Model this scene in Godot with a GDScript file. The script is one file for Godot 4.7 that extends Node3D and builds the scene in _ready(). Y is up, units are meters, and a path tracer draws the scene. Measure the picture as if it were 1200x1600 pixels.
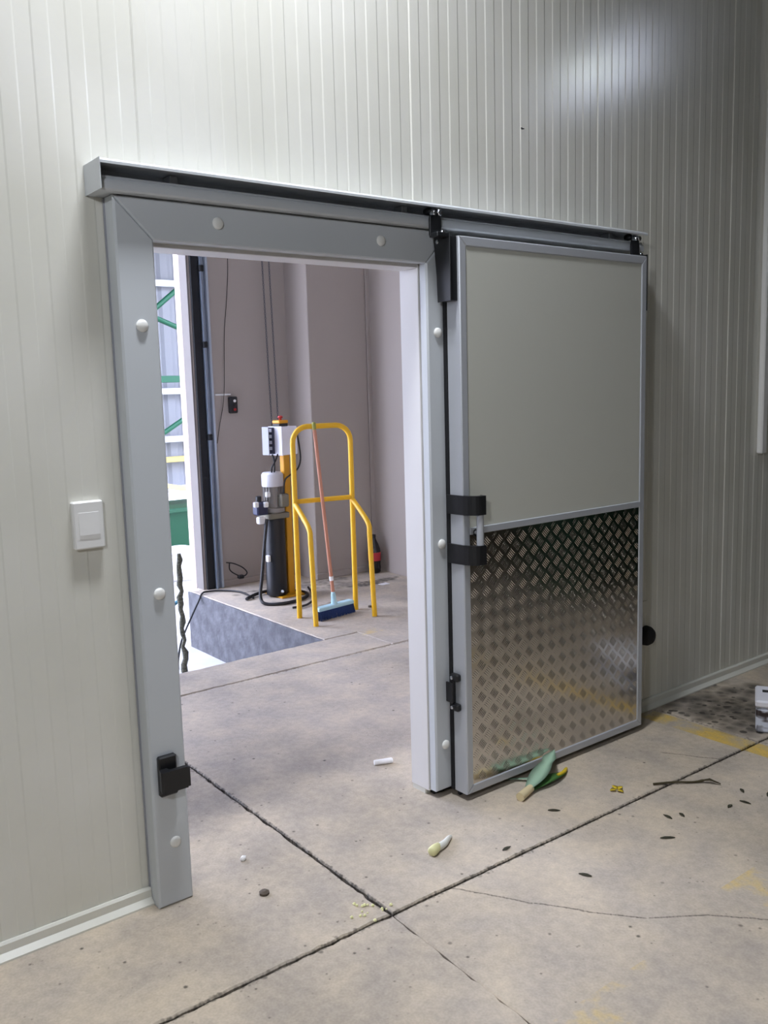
extends Node3D
# A cold-store wall of ribbed panels with an open sliding door, seen from inside a hall; a loading bay lies behind.
# x runs along the wall, y up, z out of the wall towards the hall. x = 0 is the left edge of the door opening.

const OPEN_W := 1.0157
const OPEN_H := 2.0
const FR := 0.113       # width of the door frame
const FT := 0.0666      # thickness of the door frame
var used := {}
var M := {}
var rng := RandomNumberGenerator.new()

# ---------------------------------------------------------------- names and tags
func numbered(parent: Node, called: String) -> String:
	var key := str(parent.get_instance_id()) + called
	if not used.has(key):
		used[key] = 0
		return called
	used[key] += 1
	return "%s_%03d" % [called, used[key]]

func tag(o: Node, label: String, category: String, group := "", kind := "") -> Node:
	o.set_meta("label", label)
	o.set_meta("category", category)
	if group != "":
		o.set_meta("group", group)
	if kind != "":
		o.set_meta("kind", kind)
	return o

func thing(called: String, label: String, category: String, at := Vector3.ZERO, group := "", kind := "thing") -> Node3D:
	var o := Node3D.new()
	o.name = numbered(self, called)
	add_child(o)
	o.position = at
	tag(o, label, category, group, kind)
	return o

func put(st: SurfaceTool, called: String, mat: Material, parent: Node = null, label := "", kind := "") -> MeshInstance3D:
	st.generate_normals()
	var m := MeshInstance3D.new()
	m.mesh = st.commit()
	m.material_override = mat
	return hang(m, called, parent, label, kind)

func hang(m: MeshInstance3D, called: String, parent: Node = null, label := "", kind := "") -> MeshInstance3D:
	var p: Node = parent if parent != null else self
	m.name = numbered(p, called)
	m.cast_shadow = GeometryInstance3D.SHADOW_CASTING_SETTING_ON
	if label != "":
		m.set_meta("label", label)
	if kind != "":
		m.set_meta("kind", kind)
	p.add_child(m)
	return m

# ---------------------------------------------------------------- shapes
func mb() -> SurfaceTool:
	var st := SurfaceTool.new()
	st.begin(Mesh.PRIMITIVE_TRIANGLES)
	st.set_smooth_group(-1)
	return st

func tri(st: SurfaceTool, a: Vector3, b: Vector3, c: Vector3, n: Vector3) -> void:
	st.add_vertex(a)
	if (b - a).cross(c - a).dot(n) > 0.0:
		st.add_vertex(c)
		st.add_vertex(b)
	else:
		st.add_vertex(b)
		st.add_vertex(c)

func quad(st: SurfaceTool, a: Vector3, b: Vector3, c: Vector3, d: Vector3, n: Vector3) -> void:
	tri(st, a, b, c, n)
	tri(st, a, c, d, n)

# chamfered box from corner lo to corner hi
func box(st: SurfaceTool, lo: Vector3, hi: Vector3, bev := 0.002) -> void:
	var c := (lo + hi) / 2.0
	var h := (hi - lo) / 2.0
	h = h.abs()
	var b: float = min(bev, min(h.x, min(h.y, h.z)) * 0.45)
	var p := func(sx: float, sy: float, sz: float, axis: int) -> Vector3:
		var v := Vector3(sx * (h.x - b), sy * (h.y - b), sz * (h.z - b))
		if axis == 0: v.x = sx * h.x
		elif axis == 1: v.y = sy * h.y
		else: v.z = sz * h.z
		return c + v
	var s := [-1.0, 1.0]
	for a in s:
		quad(st, p.call(a, -1.0, -1.0, 0), p.call(a, 1.0, -1.0, 0), p.call(a, 1.0, 1.0, 0), p.call(a, -1.0, 1.0, 0), Vector3(a, 0, 0))
		quad(st, p.call(-1.0, a, -1.0, 1), p.call(1.0, a, -1.0, 1), p.call(1.0, a, 1.0, 1), p.call(-1.0, a, 1.0, 1), Vector3(0, a, 0))
		quad(st, p.call(-1.0, -1.0, a, 2), p.call(1.0, -1.0, a, 2), p.call(1.0, 1.0, a, 2), p.call(-1.0, 1.0, a, 2), Vector3(0, 0, a))
	if b <= 0.00001:
		return
	for a in s:
		for d in s:
			quad(st, p.call(a, d, -1.0, 0), p.call(a, d, 1.0, 0), p.call(a, d, 1.0, 1), p.call(a, d, -1.0, 1), Vector3(a, d, 0))
			quad(st, p.call(a, -1.0, d, 0), p.call(a, 1.0, d, 0), p.call(a, 1.0, d, 2), p.call(a, -1.0, d, 2), Vector3(a, 0, d))
			quad(st, p.call(-1.0, a, d, 1), p.call(1.0, a, d, 1), p.call(1.0, a, d, 2), p.call(-1.0, a, d, 2), Vector3(0, a, d))
			for e in s:
				tri(st, p.call(a, d, e, 0), p.call(a, d, e, 1), p.call(a, d, e, 2), Vector3(a, d, e))

func bx(lo: Vector3, hi: Vector3, bev := 0.002) -> SurfaceTool:
	var st := mb()
	box(st, lo, hi, bev)
	return st

# a polygon in the plane across `axis`, pulled from a to b along it; bev chamfers both rims of a convex polygon
func plane_pt(axis: int, p: Vector2, t: float) -> Vector3:
	if axis == 0: return Vector3(t, p.y, p.x)     # polygon given as (z, y)
	if axis == 1: return Vector3(p.x, t, p.y)     # polygon given as (x, z)
	return Vector3(p.x, p.y, t)                   # polygon given as (x, y)

func inset(poly: PackedVector2Array, d: float) -> PackedVector2Array:
	var n := poly.size()
	var area := 0.0
	for i in n:
		area += poly[i].cross(poly[(i + 1) % n])
	var s: float = 1.0 if area > 0.0 else -1.0
	var out := PackedVector2Array()
	for i in n:
		var e0 := (poly[i] - poly[(i + n - 1) % n]).normalized()
		var e1 := (poly[(i + 1) % n] - poly[i]).normalized()
		var n0 := Vector2(-e0.y, e0.x) * s
		var n1 := Vector2(-e1.y, e1.x) * s
		var m := (n0 + n1).normalized()
		out.append(poly[i] + m * d / max(0.3, m.dot(n0)))
	return out

func prism(st: SurfaceTool, axis: int, poly: PackedVector2Array, a: float, b: float, bev := 0.0) -> void:
	var n := poly.size()
	var small := inset(poly, bev) if bev > 0.0 else poly
	var dirv := plane_pt(axis, Vector2.ZERO, 1.0)
	var s: float = sign(b - a)
	var idx := Geometry2D.triangulate_polygon(small)
	for k in range(0, idx.size(), 3):
		tri(st, plane_pt(axis, small[idx[k]], a), plane_pt(axis, small[idx[k + 1]], a), plane_pt(axis, small[idx[k + 2]], a), -dirv * s)
		tri(st, plane_pt(axis, small[idx[k]], b), plane_pt(axis, small[idx[k + 1]], b), plane_pt(axis, small[idx[k + 2]], b), dirv * s)
	var area := 0.0
	for i in n:
		area += poly[i].cross(poly[(i + 1) % n])
	var w: float = 1.0 if area > 0.0 else -1.0
	var a2 := a + s * bev
	var b2 := b - s * bev
	for i in n:
		var j := (i + 1) % n
		var e := (poly[j] - poly[i]).normalized()
		var o := Vector2(e.y, -e.x) * w
		var nv := plane_pt(axis, o, 0.0)
		quad(st, plane_pt(axis, poly[i], a2), plane_pt(axis, poly[j], a2), plane_pt(axis, poly[j], b2), plane_pt(axis, poly[i], b2), nv)
		if bev > 0.0:
			quad(st, plane_pt(axis, poly[i], a2), plane_pt(axis, poly[j], a2), plane_pt(axis, small[j], a), plane_pt(axis, small[i], a), nv - dirv * s)
			quad(st, plane_pt(axis, poly[i], b2), plane_pt(axis, poly[j], b2), plane_pt(axis, small[j], b), plane_pt(axis, small[i], b), nv + dirv * s)

# round bar through points, radius one number or one per point
func tube(st: SurfaceTool, pts: Array, rad, sides := 10, caps := true, smooth_all := true) -> void:
	var n := pts.size()
	var rings := []
	var up := Vector3.ZERO
	for i in n:
		var d: Vector3
		if i == 0: d = (pts[1] - pts[0]).normalized()
		elif i == n - 1: d = (pts[n - 1] - pts[n - 2]).normalized()
		else: d = ((pts[i] - pts[i - 1]).normalized() + (pts[i + 1] - pts[i]).normalized()).normalized()
		if up == Vector3.ZERO:
			up = Vector3.UP if abs(d.y) < 0.9 else Vector3.RIGHT
		var u := (up - d * up.dot(d)).normalized()
		up = u
		var v := d.cross(u)
		var ring := []
		var r: float = rad[i] if rad is Array else rad
		for k in sides:
			var t := TAU * k / sides
			ring.append(pts[i] + (u * cos(t) + v * sin(t)) * r)
		rings.append(ring)
	st.set_smooth_group(1 if smooth_all else -1)
	for i in n - 1:
		var mid: Vector3 = (pts[i] + pts[i + 1]) / 2.0
		for k in sides:
			var l := (k + 1) % sides
			var o: Vector3 = (rings[i][k] + rings[i + 1][l]) / 2.0 - mid
			quad(st, rings[i][k], rings[i][l], rings[i + 1][l], rings[i + 1][k], o)
	st.set_smooth_group(-1)
	if caps:
		for e in [[0, 1], [n - 1, n - 2]]:
			var o: Vector3 = pts[e[0]] - pts[e[1]]
			for k in range(1, sides - 1):
				tri(st, rings[e[0]][0], rings[e[0]][k], rings[e[0]][k + 1], o)

# turned shape: prof is a list of (radius, along), about the line from `at` along `dir`
func lathe(st: SurfaceTool, prof: Array, at: Vector3, dir := Vector3.UP, sides := 20, smooth := true) -> void:
	dir = dir.normalized()
	var u := (Vector3.RIGHT if abs(dir.x) < 0.9 else Vector3.UP)
	u = (u - dir * u.dot(dir)).normalized()
	var v := dir.cross(u)
	var ring := func(p: Vector2) -> Array:
		var r := []
		for k in sides:
			var t := TAU * k / sides
			r.append(at + dir * p.y + (u * cos(t) + v * sin(t)) * p.x)
		return r
	for i in prof.size() - 1:
		var p: Vector2 = prof[i]
		var q: Vector2 = prof[i + 1]
		var ra: Array = ring.call(p)
		var rb: Array = ring.call(q)
		var e := q - p
		var on := Vector2(e.y, -e.x)          # outward in (radius, along) when the profile runs upwards
		st.set_smooth_group(1 + i if not smooth else 1)
		for k in sides:
			var l := (k + 1) % sides
			var t := TAU * (k + 0.5) / sides
			var nv: Vector3 = (u * cos(t) + v * sin(t)) * on.x + dir * on.y
			if p.x > 0.00001: tri(st, ra[k], ra[l], rb[l] if q.x > 0.00001 else rb[k], nv)
			if q.x > 0.00001: tri(st, ra[k], rb[l], rb[k], nv)
	st.set_smooth_group(-1)

func bend(pts: Array, steps := 6) -> Array:
	var c := Curve3D.new()
	var n := pts.size()
	for i in n:
		var a: Vector3 = pts[max(i - 1, 0)]
		var b: Vector3 = pts[min(i + 1, n - 1)]
		var h := (b - a) / 6.0
		c.add_point(pts[i], -h, h)
	var out := []
	for i in n - 1:
		for k in steps:
			out.append(c.sample(i, float(k) / steps))
	out.append(pts[n - 1])
	return out

# ---------------------------------------------------------------- materials
func mat(called: String, c: Color, rough := 0.5, metal := 0.0, spec := 0.5) -> StandardMaterial3D:
	var m := StandardMaterial3D.new()
	m.albedo_color = c
	m.roughness = rough
	m.metallic = metal
	m.metallic_specular = spec
	M[called] = m
	return m

func rgb(r: int, g: int, b: int) -> Color:
	return Color8(r, g, b)

func noise_tex(seed_: int, freq: float, a: Color, b: Color, size := 512, octaves := 4) -> NoiseTexture2D:
	var n := FastNoiseLite.new()
	n.seed = seed_
	n.frequency = freq
	n.fractal_octaves = octaves
	var t := NoiseTexture2D.new()
	t.width = size
	t.height = size
	t.seamless = true
	t.noise = n
	var g := Gradient.new()
	g.set_color(0, a)
	g.set_color(1, b)
	t.color_ramp = g
	return t

func bump_tex(seed_: int, freq: float, strength: float, size := 512) -> NoiseTexture2D:
	var n := FastNoiseLite.new()
	n.seed = seed_
	n.frequency = freq
	n.fractal_octaves = 4
	var t := NoiseTexture2D.new()
	t.width = size
	t.height = size
	t.seamless = true
	t.noise = n
	t.as_normal_map = true
	t.bump_strength = strength
	return t

func triplanar(m: StandardMaterial3D, scale: float) -> void:
	m.uv1_triplanar = true
	m.uv1_world_triplanar = true
	m.uv1_scale = Vector3.ONE * scale

func make_materials() -> void:
	var w := mat("wall_white", rgb(228, 227, 219), 0.17, 0.0, 0.6)
	w.albedo_texture = noise_tex(3, 0.006, rgb(244, 244, 240), rgb(255, 255, 255), 512, 3)
	triplanar(w, 0.5)
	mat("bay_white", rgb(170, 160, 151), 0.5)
	mat("frame_grey", rgb(202, 207, 211), 0.38)
	mat("lining", rgb(222, 220, 218), 0.4)
	mat("cap_white", rgb(236, 236, 232), 0.4)
	mat("alu", rgb(190, 194, 200), 0.34, 0.2)
	mat("rail_alu", rgb(205, 209, 213), 0.36, 0.05)
	mat("steel", rgb(210, 214, 220), 0.22, 1.0)
	mat("door_sheet", rgb(205, 206, 196), 0.36)
	mat("tread", rgb(212, 208, 203), 0.16, 1.0)
	mat("black_plastic", rgb(23, 24, 27), 0.42)
	mat("rubber", rgb(16, 17, 22), 0.75)
	mat("white_plastic", rgb(235, 235, 233), 0.3)
	mat("hall", rgb(120, 124, 116), 0.8)
	mat("hall_dark", rgb(96, 86, 74), 0.8)
	mat("joint_dark", rgb(34, 28, 23), 0.95)
	mat("lamp_body", rgb(90, 92, 95), 0.5, 0.3)
	mat("yellow", rgb(232, 178, 24), 0.38)
	mat("yellow_dark", rgb(205, 146, 18), 0.45)
	mat("tank_black", rgb(22, 23, 27), 0.3)
	mat("box_white", rgb(232, 232, 240), 0.4)
	mat("box_grey", rgb(150, 152, 160), 0.45)
	mat("print_dark", rgb(52, 52, 72), 0.5)
	mat("motor_grey", rgb(150, 146, 142), 0.45, 0.3)
	mat("motor_cap", rgb(205, 204, 208), 0.4, 0.2)
	mat("cast", rgb(126, 122, 108), 0.55, 0.3)
	mat("valve_blue", rgb(40, 44, 74), 0.4)
	mat("red", rgb(170, 34, 34), 0.4)
	mat("estop", rgb(228, 158, 30), 0.4)
	mat("cable", rgb(22, 22, 24), 0.5)
	mat("wood", rgb(196, 134, 108), 0.55)
	mat("wood_tip", rgb(150, 150, 70), 0.6)
	mat("broom_block", rgb(178, 214, 222), 0.45)
	mat("bristle", rgb(30, 52, 98), 0.8)
	mat("bottle", rgb(24, 16, 16), 0.15)
	mat("label_red", rgb(190, 60, 66), 0.5)
	mat("cap_red", rgb(30, 22, 24), 0.5)
	mat("dock_steel", rgb(134, 144, 158), 0.4, 0.4)
	mat("chain_steel", rgb(116, 116, 120), 0.5, 0.4)
	mat("dock_pale", rgb(176, 186, 198), 0.35, 0.4)
	mat("dock_black", rgb(16, 18, 22), 0.7)
	mat("cream", rgb(242, 220, 206), 0.5)
	mat("jamb", rgb(112, 105, 100), 0.5)
	mat("sheet_white", rgb(150, 152, 158), 0.55)
	mat("green_steel", rgb(22, 92, 64), 0.5)
	mat("green_bin", rgb(14, 74, 46), 0.5)
	mat("bulk_green", rgb(12, 50, 36), 0.5)
	mat("white_paint", rgb(240, 240, 242), 0.5)
	mat("yellow_pale", rgb(240, 214, 130), 0.6)
	mat("hose_blue", rgb(20, 104, 124), 0.4)
	var bk := mat("bark", Color.WHITE, 0.9)
	bk.albedo_texture = noise_tex(41, 0.03, rgb(48, 50, 38), rgb(132, 128, 112))
	triplanar(bk, 4.0)
	mat("sack", rgb(240, 238, 236), 0.8)
	mat("leek_green", rgb(162, 194, 168), 0.5)
	mat("leek_dark", rgb(70, 112, 56), 0.5)
	mat("leek_pale", rgb(222, 206, 164), 0.5)
	mat("leek_yellow", rgb(222, 219, 164), 0.5)
	mat("leek_white", rgb(226, 226, 216), 0.5)
	mat("petal", rgb(214, 186, 46), 0.6)
	mat("chalk", rgb(236, 234, 232), 0.6)
	var gl := mat("glass", Color(0.9, 0.95, 0.95, 0.08), 0.02)
	gl.transparency = BaseMaterial3D.TRANSPARENCY_ALPHA
	mat("twig", rgb(66, 58, 34), 0.8)
	mat("stone", rgb(94, 84, 74), 0.9)
	mat("leaf_bit", rgb(56, 54, 38), 0.85)
	var pit := mat("pit_concrete", rgb(255, 255, 255), 0.9)
	pit.albedo_texture = noise_tex(11, 0.012, rgb(80, 80, 84), rgb(112, 112, 116))
	pit.normal_enabled = true
	pit.normal_texture = bump_tex(12, 0.03, 3.0)
	triplanar(pit, 1.1)
	var yard := mat("yard", rgb(255, 255, 255), 0.9)
	yard.albedo_texture = noise_tex(13, 0.01, rgb(196, 194, 190), rgb(222, 220, 218))
	triplanar(yard, 0.4)
	var far := mat("floor_far", rgb(255, 255, 255), 0.62)
	far.albedo_texture = noise_tex(15, 0.012, rgb(150, 140, 128), rgb(186, 176, 164))
	triplanar(far, 0.5)
	var dirty := mat("dirty_white", rgb(255, 255, 255), 0.6)
	dirty.albedo_texture = noise_tex(21, 0.016, rgb(52, 42, 42), rgb(214, 220, 234), 512, 3)
	var g: Gradient = dirty.albedo_texture.color_ramp
	g.set_offset(0, 0.34)
	g.set_offset(1, 0.5)
	triplanar(dirty, 1.3)

# Concrete colour for the floor in view: x from -1.0 to 3.6, z from -4.1 to 1.9, looked up by place on the floor.
const FX0 := -1.0
const FZ0 := -4.1
const FW := 4.6
const FH := 6.0
const PX := 1570
const PZ := 2048

func floor_material() -> void:
	var lay := []
	for d in [[31, 0.0022, 4], [32, 0.011, 5], [33, 0.07, 3], [34, 0.3, 2]]:
		var n := FastNoiseLite.new()
		n.seed = d[0]
		n.frequency = d[1]
		n.fractal_octaves = d[2]
		var im := n.get_image(PX, PZ, false, false, false)
		im.convert(Image.FORMAT_L8)
		lay.append(im.get_data())
	var dark := PackedByteArray()
	dark.resize(PX * PZ)
	var yel := PackedByteArray()
	yel.resize(PX * PZ)
	var r := RandomNumberGenerator.new()
	r.seed = 77
	var stamp := func(buf: PackedByteArray, x: float, z: float, rad: float, amount: float) -> PackedByteArray:
		var cx := (x - FX0) / FW * PX
		var cz := (z - FZ0) / FH * PZ
		var pr := rad / FW * PX
		for j in range(int(cz - pr - 1), int(cz + pr + 2)):
			for i in range(int(cx - pr - 1), int(cx + pr + 2)):
				if i < 0 or j < 0 or i >= PX or j >= PZ: continue
				var d := Vector2(i - cx, j - cz).length()
				var k: float = clamp(pr + 0.5 - d, 0.0, 1.0) if pr < 6.0 else clamp(1.0 - d / pr, 0.0, 1.0)
				var v := int(k * amount * 255.0)
				if v > buf[j * PX + i]: buf[j * PX + i] = v
		return buf
	# cracks
	for line in [[Vector2(0.64, 0.55), Vector2(0.78, 0.78), Vector2(0.86, 0.9), Vector2(0.98, 1.05), Vector2(1.12, 1.15), Vector2(1.28, 1.33)],
			[Vector2(2.02, 0.36), Vector2(2.1, 0.5), Vector2(2.14, 0.56)]]:
		for s in line.size() - 1:
			var a: Vector2 = line[s]
			var b: Vector2 = line[s + 1]
			var steps := int(a.distance_to(b) / 0.003)
			var w := 0.0
			for k in steps:
				w = clamp(w + r.randf_range(-0.002, 0.002), -0.008, 0.008)
				var p := a.lerp(b, float(k) / steps)
				dark = stamp.call(dark, p.x + w, p.y + w * 0.6, 0.0014 + r.randf() * 0.0012, 0.5 + r.randf() * 0.3)
	# dirt that gathers along the joints
	for line in [[Vector2(-0.6, 0.535), Vector2(2.6, 0.575), 900], [Vector2(0.43, -1.7), Vector2(0.415, 0.55), 420], [Vector2(2.43, -0.1), Vector2(2.43, 0.6), 130], [Vector2(-1.0, -1.73), Vector2(3.0, -1.68), 500]]:
		for k in line[2]:
			var p: Vector2 = line[0].lerp(line[1], r.randf())
			dark = stamp.call(dark, p.x + r.randfn(0, 0.006), p.y + r.randfn(0, 0.006), 0.0015 + r.randf() * 0.005, 0.12 + r.randf() * 0.28)
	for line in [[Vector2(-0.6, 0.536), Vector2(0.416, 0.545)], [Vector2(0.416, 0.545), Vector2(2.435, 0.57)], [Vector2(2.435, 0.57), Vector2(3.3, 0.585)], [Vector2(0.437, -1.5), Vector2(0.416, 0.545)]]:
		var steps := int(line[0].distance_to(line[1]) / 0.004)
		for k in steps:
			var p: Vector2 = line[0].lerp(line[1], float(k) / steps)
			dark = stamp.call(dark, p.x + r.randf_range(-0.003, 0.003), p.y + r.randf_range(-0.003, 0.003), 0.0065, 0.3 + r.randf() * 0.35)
	# pits and specks
	for k in 1500:
		dark = stamp.call(dark, r.randf_range(-0.9, 2.6), r.randf_range(-1.6, 1.8), 0.001 + pow(r.randf(), 4.0) * 0.005, 0.2 + r.randf() * 0.4)
	# damp, dirty ground at the right below the wall, and stains in the bay
	for k in 260:
		var p := Vector2(r.randfn(2.72, 0.15), r.randfn(0.29, 0.12))
		if p.x < 2.47: continue
		dark = stamp.call(dark, p.x, p.y, 0.04 + r.randf() * 0.06, 0.2 + r.randf() * 0.5)
	for k in 110:
		var p := Vector2(r.randfn(2.72, 0.17), r.randfn(0.3, 0.13))
		if p.x < 2.44: continue
		dark = stamp.call(dark, p.x, p.y, 0.006 + r.randf() * 0.014, 0.4 + r.randf() * 0.4)
	for q in [[3.16, -3.2, 0.12, 0.9], [3.3, -3.22, 0.1, 0.8], [2.55, -2.83, 0.07, 0.6], [2.98, -3.3, 0.12, 0.4], [2.45, -3.6, 0.2, 0.6], [2.85, -3.5, 0.2, 0.5]]:
		for k in 40:
			dark = stamp.call(dark, q[0] + r.randfn(0, q[2] * 0.7), q[1] + r.randfn(0, q[2] * 0.28), 0.02 + r.randf() * 0.03, q[3] * r.randf_range(0.5, 0.9))
	# worn yellow lines
	var paint := func(x0: float, x1: float, z0: float, z1: float, wear: float) -> void:
		for j in range(int((z0 - FZ0) / FH * PZ), int((z1 - FZ0) / FH * PZ)):
			for i in range(int((x0 - FX0) / FW * PX), int((x1 - FX0) / FW * PX)):
				if i < 0 or j < 0 or i >= PX or j >= PZ: continue
				var q := j * PX + i
				var v: float = (lay[0][q] * 0.35 + lay[1][q] * 0.5 + lay[2][q] * 0.15) / 255.0
				yel[q] = int(clamp((v - wear) * 4.0, 0.0, 1.0) * 255.0)
	paint.call(2.3, 2.415, -0.2, 1.9, 0.37)
	paint.call(0.4, 0.82, 1.16, 1.29, 0.5)
	paint.call(1.22, 2.4, 1.1, 1.26, 0.52)
	paint.call(2.05, 3.5, -2.1, -1.98, 0.54)
	var out := PackedByteArray()
	out.resize(PX * PZ * 3)
	var base := Vector3(182, 170, 154)
	var yc := Vector3(206, 166, 58)
	var l0: PackedByteArray = lay[0]
	var l1: PackedByteArray = lay[1]
	var l2: PackedByteArray = lay[2]
	var l3: PackedByteArray = lay[3]
	for q in PX * PZ:
		var f := 0.66 + 0.28 * l0[q] / 255.0 + 0.18 * l1[q] / 255.0 + 0.11 * l2[q] / 255.0 + 0.11 * l3[q] / 255.0
		var warm := (l1[q] - 128.0) / 255.0
		var y := yel[q] / 255.0 * 0.68
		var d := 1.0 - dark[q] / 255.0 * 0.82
		var cr := (base.x + warm * 4.0) * (1.0 - y) + yc.x * y
		var cg := base.y * (1.0 - y) + yc.y * y
		var cb := (base.z - warm * 10.0) * (1.0 - y) + yc.z * y
		out[q * 3] = int(clamp(cr * f * d, 0.0, 255.0))
		out[q * 3 + 1] = int(clamp(cg * f * d, 0.0, 255.0))
		out[q * 3 + 2] = int(clamp(cb * f * d, 0.0, 255.0))
	var im := Image.create_from_data(PX, PZ, false, Image.FORMAT_RGB8, out)
	var m := mat("floor", Color.WHITE, 0.7)
	m.albedo_texture = ImageTexture.create_from_image(im)
	m.metallic_specular = 0.35

# ---------------------------------------------------------------- camera, sky, lamps
func make_view() -> void:
	var cam := Camera3D.new()
	cam.name = "camera"
	cam.keep_aspect = Camera3D.KEEP_HEIGHT
	cam.fov = rad_to_deg(2.0 * atan(800.0 / 1394.73))
	cam.position = Vector3(-1.0972, 1.5622, 2.5252)
	cam.rotation = Vector3(-0.1366, -0.6565, -0.0280)
	cam.near = 0.05
	cam.far = 200.0
	add_child(cam)
	cam.current = true
	var sky := Sky.new()
	var sm := ProceduralSkyMaterial.new()
	sm.sky_top_color = Color(0.77, 0.81, 0.94)
	sm.sky_horizon_color = Color(0.89, 0.9, 0.97)
	sm.ground_horizon_color = Color(0.8, 0.8, 0.82)
	sm.ground_bottom_color = Color(0.6, 0.6, 0.6)
	sky.sky_material = sm
	var env := Environment.new()
	env.background_mode = Environment.BG_SKY
	env.sky = sky
	env.background_energy_multiplier = SKY
	env.tonemap_mode = Environment.TONE_MAPPER_LINEAR
	env.tonemap_exposure = 1.0
	env.sdfgi_enabled = true
	env.ssao_enabled = true
	env.ssil_enabled = true
	var we := WorldEnvironment.new()
	we.name = "world_environment"
	we.environment = env
	add_child(we)

const SKY := 12.8
const LAMP_A := 13.5
const LAMP_B := 0.5
const LAMP_C := 0.8
const FILL_LAMP_D := 3.3

# a square lamp that hangs from the roof and shines down
func panel_lamp(at: Vector3, sx: float, sz: float, energy: float, c: Color, label: String, skirt := 0.0) -> void:
	var o := thing("hanging_lamp", label, "lamp", at, "lamps under the hall roof")
	var hx := sx / 2.0
	var hz := sz / 2.0
	var st := bx(Vector3(-hx - 0.02, 0.012, -hz - 0.02), Vector3(hx + 0.02, 0.09, hz + 0.02), 0.006)
	put(st, "housing", M.lamp_body, o)
	var g := StandardMaterial3D.new()
	g.albedo_color = Color(0.9, 0.9, 0.9)
	g.emission_enabled = true
	g.emission = c
	g.emission_energy_multiplier = 6.0
	put(bx(Vector3(-hx, 0.0, -hz), Vector3(hx, 0.011, hz), 0.002), "diffuser", g, o)
	if skirt > 0.0:  # added baffles, unseen, that cut the light reaching the right of the wall
		for s in [-1.0, 1.0]:
			put(bx(Vector3(s * (hx + 0.01) - 0.006, -skirt, -hz - 0.016), Vector3(s * (hx + 0.01) + 0.006, 0.012, hz + 0.016), 0.002), "added_baffle", M.lamp_body, o)
			put(bx(Vector3(-hx, -skirt * 0.5, s * (hz + 0.01) - 0.006), Vector3(hx, 0.012, s * (hz + 0.01) + 0.006), 0.002), "added_baffle", M.lamp_body, o)
	var rods := mb()
	for s in [-1, 1]:
		tube(rods, [Vector3(s * hx * 0.8, 0.09, 0), Vector3(s * hx * 0.8, HALL_H - at.y, 0)], 0.004, 6)
	put(rods, "suspension", M.lamp_body, o)
	var l := AreaLight3D.new()
	l.name = "lamp_light"
	l.area_size = Vector2(sx, sz)
	l.light_color = c
	l.light_energy = energy
	l.area_range = 40.0
	l.area_attenuation = 2.0
	l.shadow_enabled = true
	l.rotation = Vector3(-PI / 2, 0, 0)
	l.position = Vector3(0, -0.004, 0)
	o.add_child(l)

# added fill light, shaped as a milky globe on a stem
func fill_globe(at: Vector3, energy: float, c: Color, label: String) -> void:
	var o := thing("fill_globe", label, "lamp", at)
	var g := StandardMaterial3D.new()
	g.albedo_color = Color(0.9, 0.9, 0.9)
	g.emission_enabled = true
	g.emission = c
	g.emission_energy_multiplier = 6.0
	var st := mb()
	var prof := []
	for k in 13:
		var t := PI * k / 12.0
		prof.append(Vector2(0.13 * sin(t), -0.13 * cos(t)))
	lathe(st, prof, Vector3.ZERO, Vector3.UP, 24)
	put(st, "globe", g, o)
	st = mb()
	tube(st, [Vector3(0, 0.128, 0), Vector3(0, HALL_H - at.y, 0)], 0.012, 8)
	put(st, "stem", M.lamp_body, o)
	var l := OmniLight3D.new()
	l.name = "lamp_light"
	l.light_color = c
	l.light_energy = energy
	l.omni_range = 40.0
	l.omni_attenuation = 2.0
	l.light_size = 0.12
	l.shadow_enabled = true
	o.add_child(l)

const HALL_H := 6.4

func make_lamps() -> void:
	panel_lamp(Vector3(0.2, 4.45, 0.62), 0.7, 0.3, LAMP_A, Color(0.954, 0.968, 1.0), "lamp hanging close above the ribbed wall and the door rail, with added light blocking baffles", 0.35)
	fill_globe(Vector3(-2.2, 2.7, 2.6), FILL_LAMP_D, Color(0.954, 0.968, 1.0), "added fill light globe, unseen, hanging low to the left of the viewer")
	panel_lamp(Vector3(2.6, 4.6, 7.5), 0.6, 0.6, LAMP_B, Color(0.98, 0.97, 0.95), "lamp hanging behind the viewer over the rear of the hall")
	panel_lamp(Vector3(6.9, 4.87, 4.0), 0.5, 0.4, LAMP_C, Color(0.95, 1.0, 0.98), "lamp hanging over the right of the hall past the green bins")

# ---------------------------------------------------------------- the shell
func struct(called: String, label: String, category: String) -> Node3D:
	return thing(called, label, category, Vector3.ZERO, "", "structure")

# outline of a panel's ribbed face from x0 to x1: (x, z) with shallow steps every 46 mm
func rib_profile(x0: float, x1: float) -> Array:
	var out := [Vector2(x0 + 0.0002, -0.004), Vector2(x0 + 0.005, -0.0002)]
	var p := (x1 - x0) / 22.0
	for i in 22:
		var a := x0 + i * p
		var hi := i % 2 == 0
		if i > 0:
			out.append(Vector2(a - 0.0025, -0.0003 if not hi else -0.002))
			out.append(Vector2(a + 0.0025, -0.002 if not hi else -0.0003))
	out.append(Vector2(x1 - 0.003, -0.0022))
	out.append(Vector2(x1 - 0.0002, -0.004))
	return out

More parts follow.
